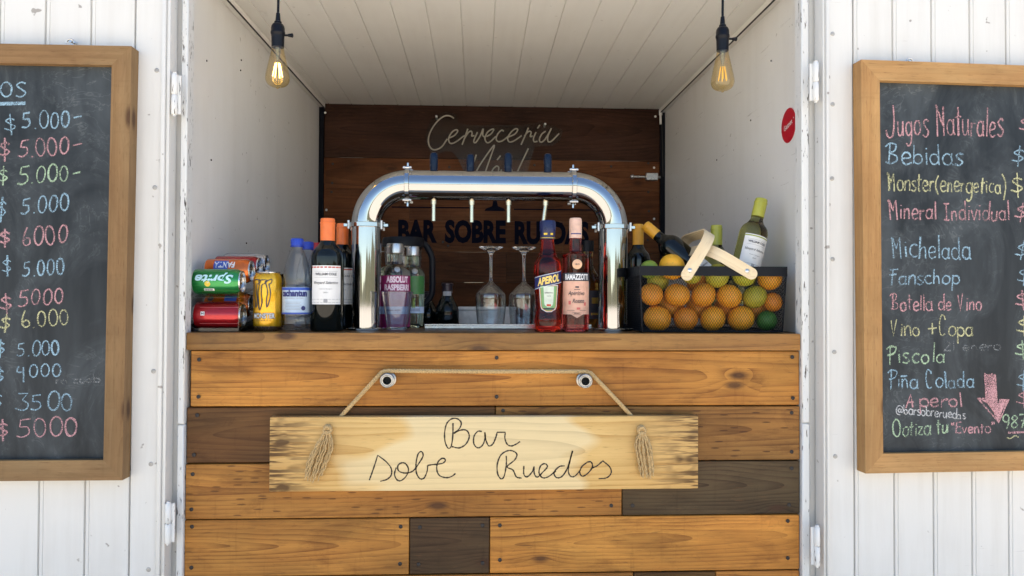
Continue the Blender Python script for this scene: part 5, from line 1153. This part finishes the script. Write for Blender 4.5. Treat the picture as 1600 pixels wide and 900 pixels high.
BAK = pm('black_bakelite', (.004, .005, .009), .35, 0, .1, 60, Specular_IOR_Level=.22); AMB = thin('amber_bulb_glass', (.98, .87, .62), .6, .06, .01); FIL = None
def filament(name, e):
    t = NT(name); n = t.noise(t.obj(), 200); t.set(Base_Color=(.85, .55, .08), Roughness=.5, Emission_Color=(1, .62, .16)); t.b.inputs['Emission Strength'].default_value = e; return t.m
def lamp(lab, px, ytop, yb, Y, lit):
    p = at(px, ytop, Y); k = 1/ppm(Y); z = lambda y: at(px, y, Y).z-p.z
    root = thing('pendant_lamp', lab, 'pendant lamp', p, None, 'bare filament bulbs hanging from the ceiling'); o = ytop
    b = MB(world=False); b.tube([(0, 0, z(o)), (.001, 0, .1), (0, 0, ZCEIL-p.z)], .0034, 10); b.build('cord', BAK, root)
    dy = lambda d: z(o+d)
    b = MB(world=False); r = 10.5*k
    b.lathe([(.0034, dy(-2)), (3*k, dy(-1)), (4*k, dy(11)), (5.6*k, dy(12)), (5.6*k, dy(15)), (8*k, dy(16)), (9.6*k, dy(19)), (r*.98, dy(22)), (r*.98, dy(27)), (r*1.04, dy(28)), (r*1.04, dy(31)), (r*.98, dy(32)), (r*.93, dy(36)), (r*.90, dy(52)), (0, dy(52))], 32); sk_ = b.build('socket', BAK, root)
    b = MB(world=False); b.cyl((r*.9, 0, dy(33)), (r*1.0+5*k, 0, dy(33)), 1.6*k, seg=10); b.cyl((r+5*k, 0, dy(33)), (r+11*k, 0, dy(33)), 2.1*k, 3.2*k, seg=12); b.ball((r+11.5*k, 0, dy(33)), 3.4*k, .5, 1, 1); b.build('switch_key', BAK, sk_)
    b = MB(world=False); pr = smooth([(9*k, dy(52)), (9.8*k, dy(58)), (12*k, dy(68)), (15.5*k, dy(84)), (18*k, dy(97)), (17.8*k, dy(104)), (14.5*k, dy(110)), (8*k, dy(113.5)), (3*k, dy(114.5)), (1.5*k, dy(116.5)), (0, dy(117))], 5)
    b.lathe([(p_.x, p_.y) for p_ in pr], 40); b.build('bulb_glass', AMB, root)
    b = MB(world=False); b.lathe([(0, dy(52)), (4.5*k, dy(53)), (4*k, dy(60)), (1.6*k, dy(74)), (1.2*k, dy(80)), (0, dy(80))], 16); b.build('glass_mount', thin('mount_glass', (.85, .85, .95), .6, .15, .05), root)
    b = MB(world=False)
    for i in range(6):
        a = 2*pi*i/6+.3; b.tube([(3.4*k*cos(a), 3.4*k*sin(a), dy(77)), (7.2*k*cos(a), 7.2*k*sin(a), dy(98))], .0013, 6)
    b.build('filament', filament('glowing_filament' if lit else 'filament', 6.0 if lit else .15), root)
lamp('black-socketed filament bulb hanging at the left, its filament glowing yellow', 434.5, 22, 138, .08, True)
lamp('black-socketed filament bulb hanging at the right near the red sticker, unlit', 1129, 27.5, 143, .08, False)

xw = lambda Y: XR0+(XR1-XR0)*(Y-.03)/(YB-.03)
p = onx(1231, 196, .8832); ang = math.atan2(XR1-XR0, YB-.03)
st = thing('round_sticker', 'round red sticker with white lettering on the right inner wall', 'sticker', (xw(p.y)-.0006, p.y, p.z))
Ms = M4.Rotation(-pi/2, 4, 'Z') @ M4.Rotation(pi/2, 4, 'X')
def sm(u, v): q = V((0, -u, v)); return q
r_ = .0495
b = MB(world=False); b.lathe([(r_, 0), (r_, .0012), (r_*.0, .0012)], 48, M4.Rotation(-pi/2, 4, 'Y')); b.build('disc', pm('red_vinyl', (.50, .010, .025), .35, 0, .04), st)
b = MB(world=False); b.lathe([(r_*1.05, 0), (r_*1.05, .0008), (r_*.99, .0008)], 48, M4.Rotation(-pi/2, 4, 'Y')); b.build('pale_edge', pm('white_vinyl', (.75, .72, .72), .4), st)
b = MB(world=False); tw = R(14); b.geo(text_geo('Getnet', 1, bold=.012, fit=(.058, .0155)), lambda u, v: (-.0018, -(u*cos(tw)-v*sin(tw)), u*sin(tw)+v*cos(tw)-.006)); b.lathe([(.0022, 0), (0, .0005)], 12, M4.Translation((-.0018, -.036, .014)) @ M4.Rotation(-pi/2, 4, 'Y')); b.build('lettering', WHITE, st, sharp=0)

CAB = pm('black_cable', (.010, .010, .012), .5)
b = MB(); z = ZCEIL-.0235
b.tube([(XL0+.0235, .03, z), (XL0+.024+(XL1-XL0)*.4, .6, z-.001), (XL1+.0235, YB-.002, z)], .0026, 8); tag(b.build('electric_cable', CAB), 'thin black cable running along the left upper corner of the hatch', 'cable')
b = MB(); b.tube([(XR0-.0235, .03, z), (XR1-.0235, YB-.03, z), (XR1-.0235, YB-.022, z-.02), (XR1-.016, YB-.022, z-.06), (XR1-.010, YB-.0225, z-.3)], .0026, 8); c = b.build('electric_cable', CAB)
tag(c, 'thin black cable along the right upper corner ending at a small plug', 'cable')
b = MB(); p = V((XR1-.0235, YB-.026, z)); b.cyl(p+V((0, 0, .010)), p+V((0, 0, -.012)), .008, seg=12); b.cyl(p+V((0, 0, -.012)), p+V((0, 0, -.055)), .0055, seg=12); b.build('plug', WHITE, c)
